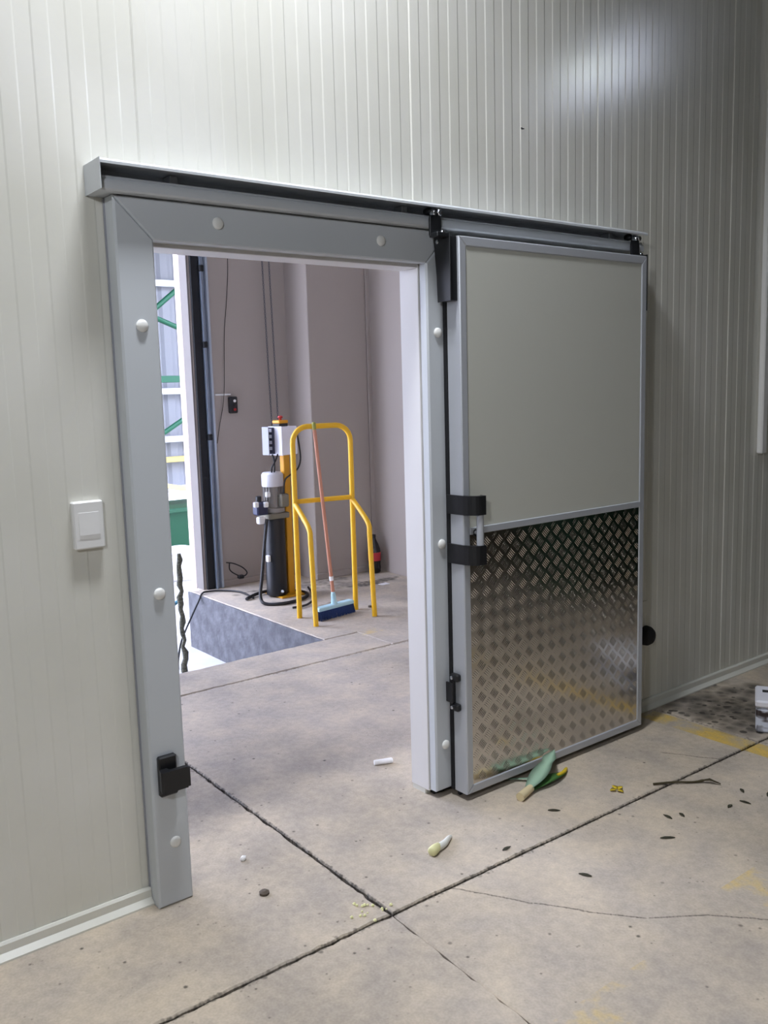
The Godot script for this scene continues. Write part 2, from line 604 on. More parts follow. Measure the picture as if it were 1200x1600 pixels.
func wall_panel(parent: Node, x0: float, x1: float, y0: float, y1: float, zb: float) -> void:
	var st := mb()
	var pr := rib_profile(x0, x1)
	for i in pr.size() - 1:
		var a: Vector2 = pr[i]
		var b: Vector2 = pr[i + 1]
		quad(st, Vector3(a.x, y0, a.y), Vector3(b.x, y0, b.y), Vector3(b.x, y1, b.y), Vector3(a.x, y1, a.y), Vector3(0, 0, 1))
	var u := x0 + 0.0002
	var v := x1 - 0.0002
	quad(st, Vector3(u, y0, zb), Vector3(v, y0, zb), Vector3(v, y1, zb), Vector3(u, y1, zb), Vector3(0, 0, -1))
	for e in [[u, -1.0], [v, 1.0]]:
		quad(st, Vector3(e[0], y0, zb), Vector3(e[0], y1, zb), Vector3(e[0], y1, -0.004), Vector3(e[0], y0, -0.004), Vector3(e[1], 0, 0))
	for e in [[y0, -1.0], [y1, 1.0]]:
		quad(st, Vector3(u, e[0], zb), Vector3(v, e[0], zb), Vector3(v, e[0], -0.001), Vector3(u, e[0], -0.001), Vector3(0, e[1], 0))
	put(st, "wall_panel", M.wall_white, parent)

func make_shell() -> void:
	# the ribbed wall with the door: each panel 1.02 m wide
	var w := struct("wall_front", "off white wall of narrow ribbed vertical panels around the door opening", "wall")
	var pw := 1.0157
	for k in range(-5, 9):
		var x0 := k * pw
		wall_panel(w, x0, x0 + pw, OPEN_H if k == 0 else 0.0, HALL_H, -0.078)
	put(bx(Vector3(-5 * pw, 0, -0.0785), Vector3(-0.02, HALL_H, -0.07), 0.0), "backing_sheet", M.lining, w)
	put(bx(Vector3(OPEN_W + 0.02, 0, -0.0785), Vector3(9 * pw, HALL_H, -0.07), 0.0), "backing_sheet", M.lining, w)
	put(bx(Vector3(-0.02, OPEN_H + 0.02, -0.0785), Vector3(OPEN_W + 0.02, HALL_H, -0.07), 0.0), "backing_sheet", M.lining, w)
	# skirting profile along the foot of the wall
	var sk := PackedVector2Array([Vector2(0, 0), Vector2(0.03, 0), Vector2(0.03, 0.006), Vector2(0.012, 0.02), Vector2(0.012, 0.044), Vector2(0.006, 0.05), Vector2(0, 0.05)])
	var bl := mb()
	prism(bl, 0, sk, -5 * pw, -FR - 0.001)
	tag(put(bl, "baseboard_left", M.wall_white), "pale metal skirting along the wall left of the door frame", "baseboard", "", "structure")
	var br := mb()
	prism(br, 0, sk, OPEN_W + FR + 0.001, 9 * pw)
	tag(put(br, "baseboard_right", M.wall_white), "pale metal skirting along the wall behind and right of the open door", "baseboard", "", "structure")
	# hall: roof, left, right and rear walls, all out of the picture
	var x0 := -5 * pw
	var x1 := 9 * pw
	tag(put(bx(Vector3(x0 - 0.2, HALL_H, -0.1), Vector3(x1 + 0.2, HALL_H + 0.2, 10.2), 0.0), "ceiling", M.hall), "grey roof deck over the hall in front of the wall", "ceiling", "", "structure")
	tag(put(bx(Vector3(x0 - 0.2, -0.2, -0.1), Vector3(x0, HALL_H, 10.2), 0.0), "wall_left", M.hall), "plain grey side wall of the hall left of the picture", "wall", "", "structure")
	var wr := struct("wall_right", "plain brown side wall of the hall far right with one high window", "wall")
	put(bx(Vector3(x1, -0.2, -0.1), Vector3(x1 + 0.2, 5.4, 10.2), 0.0), "lower_wall", M.hall_dark, wr)
	put(bx(Vector3(x1, 6.15, -0.1), Vector3(x1 + 0.2, HALL_H, 10.2), 0.0), "upper_wall", M.hall_dark, wr)
	put(bx(Vector3(x1, 5.4, -0.1), Vector3(x1 + 0.2, 6.15, 5.0), 0.0), "pier", M.hall_dark, wr)
	put(bx(Vector3(x1, 5.4, 6.6), Vector3(x1 + 0.2, 6.15, 10.2), 0.0), "pier", M.hall_dark, wr)
	var wn := struct("window_1", "high window in the far right wall of the hall", "window")
	for e in [[5.4, 5.43, 5.0, 6.6], [6.12, 6.15, 5.0, 6.6], [5.43, 6.12, 5.0, 5.03], [5.43, 6.12, 6.57, 6.6], [5.43, 6.12, 5.79, 5.81]]:
		put(bx(Vector3(x1 + 0.06, e[0], e[2]), Vector3(x1 + 0.12, e[1], e[3]), 0.003), "frame", M.white_paint, wn)
	for e in [[5.03, 5.79], [5.81, 6.57]]:
		put(bx(Vector3(x1 + 0.085, 5.43, e[0]), Vector3(x1 + 0.091, 6.12, e[1]), 0.0), "pane", M.glass, wn)
	tag(put(bx(Vector3(x0, -0.2, 10.0), Vector3(x1, HALL_H, 10.2), 0.0), "wall_rear", M.hall_dark), "plain brown wall of the hall behind the viewer", "wall", "", "structure")

func slab(parent: Node, poly: PackedVector2Array, m: Material, seed_: int, thick := 0.045, rough_edge := 0.008) -> void:
	# a concrete slab: its rim runs unevenly, its top edge is worn round
	var r := RandomNumberGenerator.new()
	r.seed = seed_
	var rim := PackedVector2Array()
	var n := poly.size()
	for i in n:
		var a := poly[i]
		var b := poly[(i + 1) % n]
		var k: int = clamp(int(a.distance_to(b) / 0.028), 1, 110)
		for s in k:
			rim.append(a.lerp(b, float(s) / k))
	var body := inset(rim, 0.0045)
	for i in body.size():
		body[i] += Vector2(r.randf_range(-1, 1), r.randf_range(-1, 1)) * rough_edge * 0.5
	var top := inset(body, 0.005)
	var st := mb()
	var uvp := func(p: Vector3) -> void:
		st.set_uv(Vector2((p.x - FX0) / FW, (p.z - FZ0) / FH))
		st.add_vertex(p)
	var face := func(a: Vector3, b: Vector3, c: Vector3, nv: Vector3) -> void:
		uvp.call(a)
		if (b - a).cross(c - a).dot(nv) > 0.0:
			uvp.call(c)
			uvp.call(b)
		else:
			uvp.call(b)
			uvp.call(c)
	var idx := Geometry2D.triangulate_polygon(top)
	for k in range(0, idx.size(), 3):
		face.call(Vector3(top[idx[k]].x, 0, top[idx[k]].y), Vector3(top[idx[k + 1]].x, 0, top[idx[k + 1]].y), Vector3(top[idx[k + 2]].x, 0, top[idx[k + 2]].y), Vector3.UP)
	var cen := Vector2.ZERO
	for p in poly: cen += p / n
	for i in body.size():
		var j := (i + 1) % body.size()
		var e := (body[j] - body[i]).normalized()
		var o := Vector2(e.y, -e.x)
		if o.dot(body[i] - cen) < 0.0: o = -o
		var nv := Vector3(o.x, 0, o.y)
		var a0 := Vector3(top[i].x, 0, top[i].y)
		var a1 := Vector3(top[j].x, 0, top[j].y)
		var b0 := Vector3(body[i].x, -0.005, body[i].y)
		var b1 := Vector3(body[j].x, -0.005, body[j].y)
		var c0 := Vector3(body[i].x, -thick, body[i].y)
		var c1 := Vector3(body[j].x, -thick, body[j].y)
		face.call(a0, a1, b1, nv + Vector3.UP)
		face.call(a0, b1, b0, nv + Vector3.UP)
		face.call(b0, b1, c1, nv)
		face.call(b0, c1, c0, nv)
	put(st, "slab", m, parent)

func pv(a: Array) -> PackedVector2Array:
	var out := PackedVector2Array()
	for p in a: out.append(Vector2(p[0], p[1]))
	return out

func make_floor() -> void:
	var f := struct("floor", "worn beige concrete floor of large cast slabs with dirty joints and faded yellow lines", "floor")
	var x0 := -5.08
	var x1 := 9.14
	put(bx(Vector3(x0, -0.2, -0.09), Vector3(x1, -0.034, 10.0), 0.0), "bed", M.joint_dark, f)
	put(bx(Vector3(-1.5, -0.2, -2.07), Vector3(3.54, -0.034, -0.09), 0.0), "bed", M.joint_dark, f)
	put(bx(Vector3(1.945, -0.6, -4.0), Vector3(3.54, -0.034, -2.07), 0.0), "bed", M.joint_dark, f)
	# slabs in view carry the worn texture; those beyond it the plain one
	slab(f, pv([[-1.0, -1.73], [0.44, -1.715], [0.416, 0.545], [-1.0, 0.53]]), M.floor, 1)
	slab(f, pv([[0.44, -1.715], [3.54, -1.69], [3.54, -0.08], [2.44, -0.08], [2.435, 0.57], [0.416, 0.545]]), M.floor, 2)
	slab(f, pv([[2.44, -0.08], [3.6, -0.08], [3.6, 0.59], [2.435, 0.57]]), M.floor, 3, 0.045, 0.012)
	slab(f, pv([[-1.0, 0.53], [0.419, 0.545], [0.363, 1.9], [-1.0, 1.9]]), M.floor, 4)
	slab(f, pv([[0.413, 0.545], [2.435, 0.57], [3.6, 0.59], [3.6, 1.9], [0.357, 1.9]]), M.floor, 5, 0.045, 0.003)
	slab(f, pv([[-1.0, -2.075], [2.2, -2.075], [2.2, -1.704], [0.44, -1.715], [-1.0, -1.73]]), M.floor, 6)
	slab(f, pv([[1.94, -3.99], [3.54, -3.99], [3.54, -1.69], [2.2, -1.704], [2.2, -2.075], [1.94, -2.075]]), M.floor, 7)
	slab(f, pv([[x0, -0.08], [-1.0, -0.08], [-1.0, 1.9], [x0, 1.9]]), M.floor_far, 8)
	slab(f, pv([[-1.5, -2.075], [-1.0, -2.075], [-1.0, -0.08], [-1.5, -0.08]]), M.floor_far, 9)
	slab(f, pv([[3.6, -0.08], [x1, -0.08], [x1, 1.9], [3.6, 1.9]]), M.floor_far, 10)
	for k in 4:
		slab(f, pv([[x0 + k * 3.56, 1.9], [x0 + (k + 1) * 3.56, 1.9], [x0 + (k + 1) * 3.56, 6.0], [x0 + k * 3.56, 6.0]]), M.floor_far, 20 + k)
		slab(f, pv([[x0 + k * 3.56, 6.0], [x0 + (k + 1) * 3.56, 6.0], [x0 + (k + 1) * 3.56, 10.0], [x0 + k * 3.56, 10.0]]), M.floor_far, 30 + k)

func make_bay() -> void:
	# loading bay behind the door: its walls, the raised dock edge and the yard outside
	var top := 4.2
	var b := struct("wall_back", "pale smooth panel wall at the back of the loading bay, with a step in it", "wall")
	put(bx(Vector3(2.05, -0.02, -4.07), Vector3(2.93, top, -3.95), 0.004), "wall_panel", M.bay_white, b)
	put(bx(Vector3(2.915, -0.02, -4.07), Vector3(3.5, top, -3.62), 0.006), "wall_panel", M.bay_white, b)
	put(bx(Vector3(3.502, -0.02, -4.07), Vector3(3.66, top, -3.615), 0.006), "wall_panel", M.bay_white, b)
	put(bx(Vector3(-1.6, 3.5, -4.07), Vector3(2.05, top, -3.95), 0.004), "lintel_panel", M.bay_white, b)
	var fl := mb()
	box(fl, Vector3(2.2, 0.0, -3.955), Vector3(2.915, 0.05, -3.935), 0.004)
	box(fl, Vector3(2.905, 0.0, -3.62), Vector3(3.54, 0.05, -3.602), 0.004)
	tag(put(fl, "baseboard_back", M.bay_white), "pale skirting at the foot of the bay's stepped back wall", "baseboard", "", "structure")
	var r := struct("wall_bay_right", "pale panel wall on the right of the loading bay", "wall")
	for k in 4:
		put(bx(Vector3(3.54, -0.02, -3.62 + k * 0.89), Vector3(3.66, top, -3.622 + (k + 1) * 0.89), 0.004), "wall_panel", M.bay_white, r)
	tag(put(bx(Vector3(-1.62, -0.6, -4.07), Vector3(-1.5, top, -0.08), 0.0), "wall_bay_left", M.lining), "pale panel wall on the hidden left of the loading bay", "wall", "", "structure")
	tag(put(bx(Vector3(-1.62, top, -4.07), Vector3(3.66, top + 0.12, -0.08), 0.0), "ceiling_bay", M.lining), "pale panel ceiling over the loading bay", "ceiling", "", "structure")
	tag(put(bx(Vector3(1.932, -0.62, -4.02), Vector3(1.946, -0.006, -2.075), 0.004), "wall_pit", M.pit_concrete), "blue grey concrete side of the sunken dock, seen through the doorway", "wall", "", "structure")
	tag(put(bx(Vector3(-1.5, -0.62, -2.08), Vector3(1.934, -0.006, -2.068), 0.003), "wall_pit_front", M.pit_concrete), "concrete lip of the sunken dock below the strip of floor", "wall", "", "structure")
	tag(put(bx(Vector3(-30, -0.7, -40), Vector3(40, -0.46, -2.08), 0.0), "ground", M.yard), "sunlit pale ground of the yard outside the dock", "ground", "", "structure")
	# jamb of the dock opening with its rubber seal and door track
	var d := struct("door_2", "edge of the dock opening with cream flashing, black rubber seal and grey steel door track", "door")
	put(bx(Vector3(2.04, 0.0, -4.075), Vector3(2.052, top - 0.6, -3.95), 0.002), "jamb_sheet", M.jamb, d)
	put(bx(Vector3(2.036, -0.01, -4.165), Vector3(2.06, top - 0.6, -4.075), 0.006), "flashing", M.cream, d)
	put(bx(Vector3(2.064, 0.0, -3.95), Vector3(2.135, top - 0.6, -3.928), 0.006), "rubber_seal", M.dock_black, d)
	var tr := mb()
	prism(tr, 1, pv([[2.136, -3.95], [2.176, -3.95], [2.176, -3.935], [2.146, -3.935], [2.146, -3.9], [2.136, -3.9]]), 0.0, 3.6)
	put(tr, "track", M.dock_steel, d)
	var tr2 := mb()
	prism(tr2, 1, pv([[2.178, -3.95], [2.212, -3.95], [2.212, -3.93], [2.204, -3.915], [2.186, -3.915], [2.178, -3.93]]), 0.0, 3.6)
	put(tr2, "guide_rail", M.dock_pale, d)
	for y in [1.2, 1.92, 2.5]:
		put(bx(Vector3(2.128, y, -3.925), Vector3(2.165, y + 0.05, -3.895), 0.006), "hinge_roller", M.dock_black, d)

# ---------------------------------------------------------------- yard beyond the dock
func make_yard() -> void:
	var s := thing("sheet_cladding", "white corrugated sheet cladding across the yard, seen through the dock opening", "cladding", Vector3.ZERO)
	var n := 34
	for k in n:
		var x0 := 1.0 + k * 0.25
		var st := mb()
		prism(st, 1, pv([[x0, -10.0], [x0 + 0.05, -9.97], [x0 + 0.16, -9.97], [x0 + 0.21, -10.0], [x0 + 0.25, -10.0], [x0 + 0.25, -10.02], [x0, -10.02]]), 0.15, 4.79)
		put(st, "sheet_rib", M.sheet_white, s)
	var cn := struct("added_roof_yard", "added unseen canopy and end walls that shade the far side of the yard", "roof")  # added out of view to keep sky light off the cladding
	put(bx(Vector3(0.6, 4.8, -10.3), Vector3(9.8, 4.95, -6.3), 0.0), "deck", M.hall, cn)
	for x in [0.6, 9.7]:
		put(bx(Vector3(x, -0.46, -10.3), Vector3(x + 0.1, 4.8, -6.3), 0.0), "added_end_wall", M.hall, cn)
	var rk := thing("steel_trellis", "dark green steel trellis with crossing braces in front of the white cladding", "steel frame")
	var gp := [[[3.88, -0.46], [3.88, 5.2]], [[5.3, -0.46], [5.3, 5.2]]]
	for g in gp:
		put(bx(Vector3(g[0][0] - 0.05, g[0][1], -9.05), Vector3(g[0][0] + 0.05, g[1][1], -8.95), 0.005), "post", M.green_steel, rk)
	for y in [1.78, 3.9]:
		put(bx(Vector3(3.88, y - 0.045, -9.03), Vector3(5.3, y + 0.045, -8.97), 0.004), "beam", M.green_steel, rk)
	var br := [[Vector3(3.9, 2.62, -8.94), Vector3(5.25, 2.1, -8.94)], [Vector3(3.9, 1.0, -8.94), Vector3(5.25, 1.78, -8.94)], [Vector3(3.9, 2.62, -9.06), Vector3(5.25, 3.7, -9.06)]]
	for e in br:
		var st := mb()
		tube(st, e, 0.035, 6)
		put(st, "brace", M.green_steel, rk)
	var wr := thing("white_rails", "white painted rails that cross the cladding between the green braces", "rails")
	for y in [3.17, 1.62, 0.92, 0.18]:
		put(bx(Vector3(3.0, y - 0.045, -9.9), Vector3(6.5, y + 0.045, -9.82), 0.01), "rail", M.white_paint, wr)
	put(bx(Vector3(3.0, 0.58, -9.9), Vector3(6.5, 0.66, -9.82), 0.01), "rail", M.yellow_pale, wr, "pale yellow rail")
	for x in [3.2, 6.3]:
		put(bx(Vector3(x - 0.04, -0.46, -9.965), Vector3(x + 0.04, 3.4, -9.9), 0.006), "upright", M.white_paint, wr)
	var bin := thing("waste_bin", "dark green wheeled bin under a pale plank beyond the dock", "bin")
	var bs := mb()
	prism(bs, 0, pv([[-8.55, -0.38], [-7.95, -0.38], [-7.85, 0.1], [-8.65, 0.1]]), 3.5, 4.6, 0.03)
	put(bs, "body", M.green_bin, bin)
	put(bx(Vector3(3.46, 0.1, -8.7), Vector3(4.64, 0.16, -7.8), 0.02), "lid", M.green_bin, bin)
	for x in [3.65, 4.45]:
		for z in [-8.45, -8.05]:
			var wh := mb()
			lathe(wh, [Vector2(0, -0.02), Vector2(0.05, -0.02), Vector2(0.05, 0.02), Vector2(0, 0.02)], Vector3(x, -0.41, z), Vector3.RIGHT, 12, false)
			put(wh, "wheel", M.rubber, bin)
	var pl := mb()
	var bv := Basis(Vector3.BACK, -0.22)
	box(pl, Vector3(-0.75, -0.03, -0.1), Vector3(0.75, 0.03, 0.1), 0.004)
	var plank := tag(put(pl, "plank", M.yellow_pale), "pale yellow timber plank lying tilted on the green bin", "plank")
	plank.transform = Transform3D(bv, Vector3(4.0, 0.335, -8.2))
	var sk := thing("white_sack", "blown out white sacks heaped on the yard ground below the bin", "sack")
	var sp := mb()
	lathe(sp, [Vector2(0.28, 0), Vector2(0.36, 0.08), Vector2(0.35, 0.2), Vector2(0.24, 0.3), Vector2(0.1, 0.34), Vector2(0.0, 0.35)], Vector3(3.1, -0.46, -6.7), Vector3.UP, 16)
	put(sp, "sack_body", M.sack, sk)
	var rim := mb()
	tube(rim, bend([Vector3(2.7, -0.17, -6.5), Vector3(3.0, -0.12, -6.35), Vector3(3.4, -0.18, -6.5)]), 0.035, 8)
	put(rim, "rolled_rim", M.white_paint, sk)
	var hs := mb()
	tube(hs, bend([Vector3(1.1, -0.36, -3.9), Vector3(1.6, -0.2, -4.05), Vector3(1.96, -0.1, -4.2)]), 0.016, 8)
	tag(put(hs, "hose", M.hose_blue), "blue green hose that slants past the corner of the sunken dock", "hose")
	var bk := mb()
	var tp := []
	var tr := []
	rng.seed = 5
	for k in 24:
		tp.append(Vector3(1.385 + rng.randf_range(-0.01, 0.01), -0.46 + k * 0.0425, -2.95 + rng.randf_range(-0.01, 0.01)))
		tr.append(0.012 + rng.randf_range(0.0, 0.012))
	tube(bk, tp, tr, 7)
	tag(put(bk, "rough_stake", M.bark), "rough weathered stake standing in the sunken dock beside the left door jamb", "stake")

# ---------------------------------------------------------------- door frame, rail and sliding door
func mushroom_cap(parent: Node, x: float, y: float) -> void:
	var st := mb()
	lathe(st, [Vector2(0.0178, 0.0), Vector2(0.0178, 0.0015), Vector2(0.0165, 0.005), Vector2(0.0125, 0.008), Vector2(0.006, 0.0095), Vector2(0.0, 0.0098)], Vector3(x, y, FT), Vector3.BACK, 22)
	put(st, "screw_cap", M.cap_white, parent, "white domed screw cap")

func make_frame() -> void:
	var o := thing("door_frame_surround", "wide grey plastic frame with white screw caps around the open doorway", "door frame")
	var st := mb()
	prism(st, 2, pv([[-FR, 0.0], [0, 0.0], [0, OPEN_H], [-FR, OPEN_H + FR]]), 0.0, FT, 0.006)
	put(st, "stile", M.frame_grey, o)
	st = mb()
	prism(st, 2, pv([[-FR, OPEN_H + FR], [0, OPEN_H], [OPEN_W, OPEN_H], [OPEN_W + FR, OPEN_H + FR]]), 0.0, FT, 0.004)
	put(st, "head", M.frame_grey, o)
	st = mb()
	prism(st, 2, pv([[OPEN_W, 0.028], [OPEN_W + FR, 0.028], [OPEN_W + FR, OPEN_H + FR], [OPEN_W, OPEN_H]]), 0.024, FT, 0.006)
	put(st, "stile", M.frame_grey, o)
	put(bx(Vector3(OPEN_W + 0.02, 0.0, 0.001), Vector3(OPEN_W + FR - 0.005, OPEN_H + 0.1, 0.026), 0.002), "packing", M.rubber, o)
	# lining of the opening
	put(bx(Vector3(-0.004, 0.0, -0.082), Vector3(0.006, OPEN_H, 0.02), 0.002), "lining", M.lining, o)
	put(bx(Vector3(OPEN_W - 0.003, 0.02, -0.082), Vector3(OPEN_W + 0.02, OPEN_H, 0.0225), 0.002), "lining", M.lining, o)
	put(bx(Vector3(0.0, OPEN_H - 0.012, -0.082), Vector3(OPEN_W, OPEN_H + 0.003, 0.02), 0.002), "lining", M.lining, o)
	put(bx(Vector3(-FR - 0.004, 0.0, -0.001), Vector3(-FR + 0.004, OPEN_H + FR, 0.006), 0.001), "sealant_line", M.box_grey, o)
	for p in [[0.205, 2.063], [0.816, 2.06], [-0.051, 1.76], [-0.05, 0.981], [-0.049, 0.201], [1.063, 1.758], [1.063, 0.987], [1.064, 0.208]]:
		mushroom_cap(o, p[0], p[1])
	# black catch that receives the door's edge: a base plate with a hooked tongue
	var c := Node3D.new()
	c.name = "door_catch"
	c.set_meta("label", "black hooked door catch")
	o.add_child(c)
	put(bx(Vector3(-0.094, 0.362, FT), Vector3(-0.036, 0.488, FT + 0.02), 0.008), "base_plate", M.black_plastic, c)
	st = mb()
	prism(st, 1, pv([[-0.094, FT + 0.018], [-0.072, FT + 0.018], [-0.068, FT + 0.036], [-0.020, FT + 0.036], [-0.018, FT + 0.052], [-0.096, FT + 0.052], [-0.1, FT + 0.044]]), 0.386, 0.452, 0.0)
	put(st, "hook", M.black_plastic, c)
	st = mb()
	prism(st, 1, pv([[-0.018, FT + 0.03], [-0.010, FT + 0.03], [-0.010, FT + 0.052], [-0.018, FT + 0.052]]), 0.388, 0.45, 0.002)
	put(st, "lip", M.black_plastic, c)

func make_rail() -> void:
	var o := thing("door_rail", "long grey metal sliding rail with a hooded top above the doorway and door", "door rail")
	var xa := -0.162
	var xb := 2.2164
	var st := mb()
	# hood: flange from the wall with a down-turned lip
	prism(st, 0, pv([[0.0, 2.194], [0.113, 2.194], [0.122, 2.187], [0.122, 2.18], [0.119, 2.18], [0.117, 2.189], [0.004, 2.189], [0.004, 2.115], [0.0, 2.115]]), xa, xb)
	put(st, "hood", M.rail_alu, o)
	st = mb()
	# lower track: a box with a rounded front and a thin upstanding lip
	var pr := [[0.004, 2.148], [0.084, 2.148], [0.084, 2.156], [0.087, 2.156], [0.093, 2.151]]
	for k in 7:
		var t := k * PI / 2 / 6.0
		pr.append([0.09 + 0.012 * sin(t), 2.128 + 0.02 * cos(t)])
	pr.append_array([[0.102, 2.12], [0.098, 2.1155], [0.004, 2.1155]])
	prism(st, 0, pv(pr), xa, xb)
	put(st, "track", M.rail_alu, o)
	st = mb()
	box(st, Vector3(xa - 0.002, 2.114, 0.0), Vector3(xa, 2.195, 0.12), 0.0)
	put(st, "end_plate", M.rail_alu, o)
	for x in [0.08, 0.937, 2.062]:
		put(bx(Vector3(x - 0.013, 2.15, 0.004), Vector3(x + 0.013, 2.188, 0.05), 0.003), "spacer", M.alu, o)

func hex_bolt(parent: Node, at: Vector3, dir: Vector3, r: float, h: float, called := "bolt") -> void:
	var st := mb()
	lathe(st, [Vector2(r, 0), Vector2(r, h * 0.8), Vector2(r * 0.8, h), Vector2(0, h)], at, dir, 6, false)
	put(st, called, M.steel, parent)

func make_door() -> void:
	var X0 := 1.0895
	var X1 := 2.1637
	var Y0 := 0.026
	var Y1 := 2.0864
	var Z0 := 0.086
	var Z1 := 0.158
	var o := thing("sliding_door", "heavy sliding cold room door with plain upper panel and metal tread plate below", "door")
	put(bx(Vector3(X0 + 0.004, Y0 + 0.004, Z0 + 0.002), Vector3(X1 - 0.004, Y1 - 0.004, Z1 - 0.012), 0.0), "core", M.door_sheet, o)
	# edge profile all round: four members mitred at the corners
	var w := 0.034
	var edge := {"left": [[X0, Y0], [X0 + w, Y0 + w], [X0 + w, Y1 - w], [X0, Y1]], "right": [[X1, Y0], [X1 - w, Y0 + w], [X1 - w, Y1 - w], [X1, Y1]],
		"top": [[X0, Y1], [X0 + w, Y1 - w], [X1 - w, Y1 - w], [X1, Y1]], "bottom": [[X0, Y0], [X0 + w, Y0 + w], [X1 - w, Y0 + w], [X1, Y0]]}
	for e in edge:
		var st := mb()
		prism(st, 2, pv(edge[e]), Z0, Z1, 0.0035)
		put(st, "edge_profile", M.alu, o)
	put(bx(Vector3(X0 + w - 0.001, 1.045, Z1 - 0.014), Vector3(X1 - w + 0.001, Y1 - w + 0.001, Z1 - 0.004), 0.004), "upper_panel", M.door_sheet, o)
	put(bx(Vector3(X0 + w - 0.001, 1.024, Z1 - 0.012), Vector3(X1 - w + 0.001, 1.05, Z1 + 0.002), 0.002), "divider_strip", M.alu, o)
	var tp := put(bx(Vector3(X0 + w - 0.001, Y0 + w - 0.001, Z1 - 0.013), Vector3(X1 - w + 0.001, 1.025, Z1 - 0.0035), 0.001), "tread_plate", M.tread, o, "bright metal tread plate")
	# raised five-bar pattern
	var st := mb()
	var px := 0.0653
	var py := 0.0625
	var zz := Z1 - 0.0035
	for j in range(0, 34):
		for i in range(-4, 36):
			if (i + j) % 2 != 0: continue
			var kind := j % 2
			var cx := 1.24 + i * px / 2.0
			var cy := 1.018 - j * py / 2.0
			var along := Vector2(1, 1).normalized() if kind == 0 else Vector2(1, -1).normalized()
			var across := Vector2(along.y, -along.x)
			for k in 5:
				var c := Vector2(cx, cy) + across * (k - 2) * 0.0078
				var gap: float = min(min(c.x - X0 - w, X1 - w - c.x), min(1.023 - c.y, c.y - Y0 - w)) - 0.002
				var hl: float = min(0.0165, gap * 1.41)
				if hl < 0.005: continue
				# a low rounded ridge that thins out towards both ends
				var rows := []
				for e in [-1.0, -0.8, -0.45, 0.45, 0.8, 1.0]:
					var fat: float = {1.0: 0.02, 0.8: 0.72, 0.45: 1.0}[absf(e)]
					var row := []
					for q in [[-1.0, 0.0], [-0.66, 0.62], [-0.25, 0.95], [0.25, 0.95], [0.66, 0.62], [1.0, 0.0]]:
						var p: Vector2 = c + along * hl * e + across * 0.0026 * fat * q[0]
						row.append(Vector3(p.x, p.y, zz + 0.0013 * fat * q[1]))
					rows.append(row)
				st.set_smooth_group(3)
				for a in 5:
					for q in 5:
						quad(st, rows[a][q], rows[a + 1][q], rows[a + 1][q + 1], rows[a][q + 1], Vector3.BACK)
	st.set_smooth_group(-1)
	put(st, "tread_bars", M.tread, tp, "", "stuff")
	# black gasket between door and frame
	put(bx(Vector3(X0 - 0.004, Y0 + 0.0, FT + 0.002), Vector3(X0 + 0.05, Y1, Z0 + 0.001), 0.002), "gasket", M.rubber, o)
	put(bx(Vector3(X1 - 0.06, Y0 + 0.01, FT + 0.002), Vector3(X1 - 0.01, Y1, Z0 + 0.001), 0.002), "gasket", M.rubber, o)
	put(bx(Vector3(X0 + 0.01, 0.004, Z0 + 0.004), Vector3(X1 - 0.01, Y0 + 0.001, Z0 + 0.016), 0.001), "bottom_gasket", M.rubber, o)
	# hangers: a tapered plate on each edge with a roller arm up into the rail
	for s in [0, 1]:
		var h := Node3D.new()
		h.name = numbered(o, "hanger")
		h.set_meta("label", "black tapered hanger plate")
		o.add_child(h)
		var xe := X0 - 0.041 if s == 0 else X1 + 0.003
		st = mb()
		prism(st, 0, pv([[0.071, 2.094], [0.155, 2.094], [0.155, 1.862], [0.086, 1.862], [0.083, 1.95], [0.072, 2.06]]), xe, xe + 0.006, 0.001)
		var fx := xe + 0.003 if s == 0 else X1 - 0.001
		box(st, Vector3(fx, 1.864, 0.09), Vector3(fx + 0.037 if s == 0 else xe + 0.003, 2.085, 0.148), 0.002)
		put(st, "plate", M.black_plastic, h)
		st = mb()
		var ax := 0.998 if s == 0 else 2.118
		prism(st, 2, pv([[ax - 0.002, 2.085], [ax + 0.05, 2.085], [ax + 0.05, 2.14], [ax + 0.042, 2.176], [ax + 0.008, 2.176], [ax - 0.002, 2.14]]), 0.106, 0.115, 0.001)
		box(st, Vector3(min(ax, xe), 2.078, 0.1055), Vector3(max(ax + 0.05, xe + 0.006), 2.093, 0.15), 0.002)
		put(st, "arm", M.black_plastic, h)
		hex_bolt(h, Vector3(ax + 0.034, 2.162, 0.115), Vector3.BACK, 0.012, 0.015)
		hex_bolt(h, Vector3(ax + 0.006, 2.158, 0.115), Vector3.BACK, 0.009, 0.02)
		hex_bolt(h, Vector3(ax + 0.04, 2.093, 0.13), Vector3.UP, 0.008, 0.01)
		st = mb()
		lathe(st, [Vector2(0, -0.012), Vector2(0.013, -0.012), Vector2(0.0145, 0), Vector2(0.013, 0.012), Vector2(0, 0.03)], Vector3(ax + 0.024, 2.173, 0.075), Vector3.BACK, 18)
		put(st, "roller", M.black_plastic, h)
		st = mb()
		lathe(st, [Vector2(0, -0.002), Vector2(0.008, -0.002), Vector2(0.008, 0.002), Vector2(0.0, 0.003)], Vector3(xe if s == 0 else xe + 0.006, 2.07, 0.09), Vector3.LEFT if s == 0 else Vector3.RIGHT, 10)
		put(st, "rivet", M.steel, h)
	# pull handle: two curved black arms that wrap round the edge, and an upright grey tube
	var hd := Node3D.new()
	hd.name = "pull_handle"
	hd.set_meta("label", "grey tube handle on two curved black arms")
	o.add_child(hd)
	var arc := []
	var inner := []
	for k in 9:
		var t := k / 8.0
		arc.append([X0 - 0.012 + 0.052 * t * t, 0.08 + 0.135 * (1.0 - pow(1.0 - t, 2.0))])
		inner.append([X0 - 0.001 + 0.052 * t * t, 0.08 + 0.121 * (1.0 - pow(1.0 - t, 2.0))])
	arc.append([X0 + 0.06, 0.216])
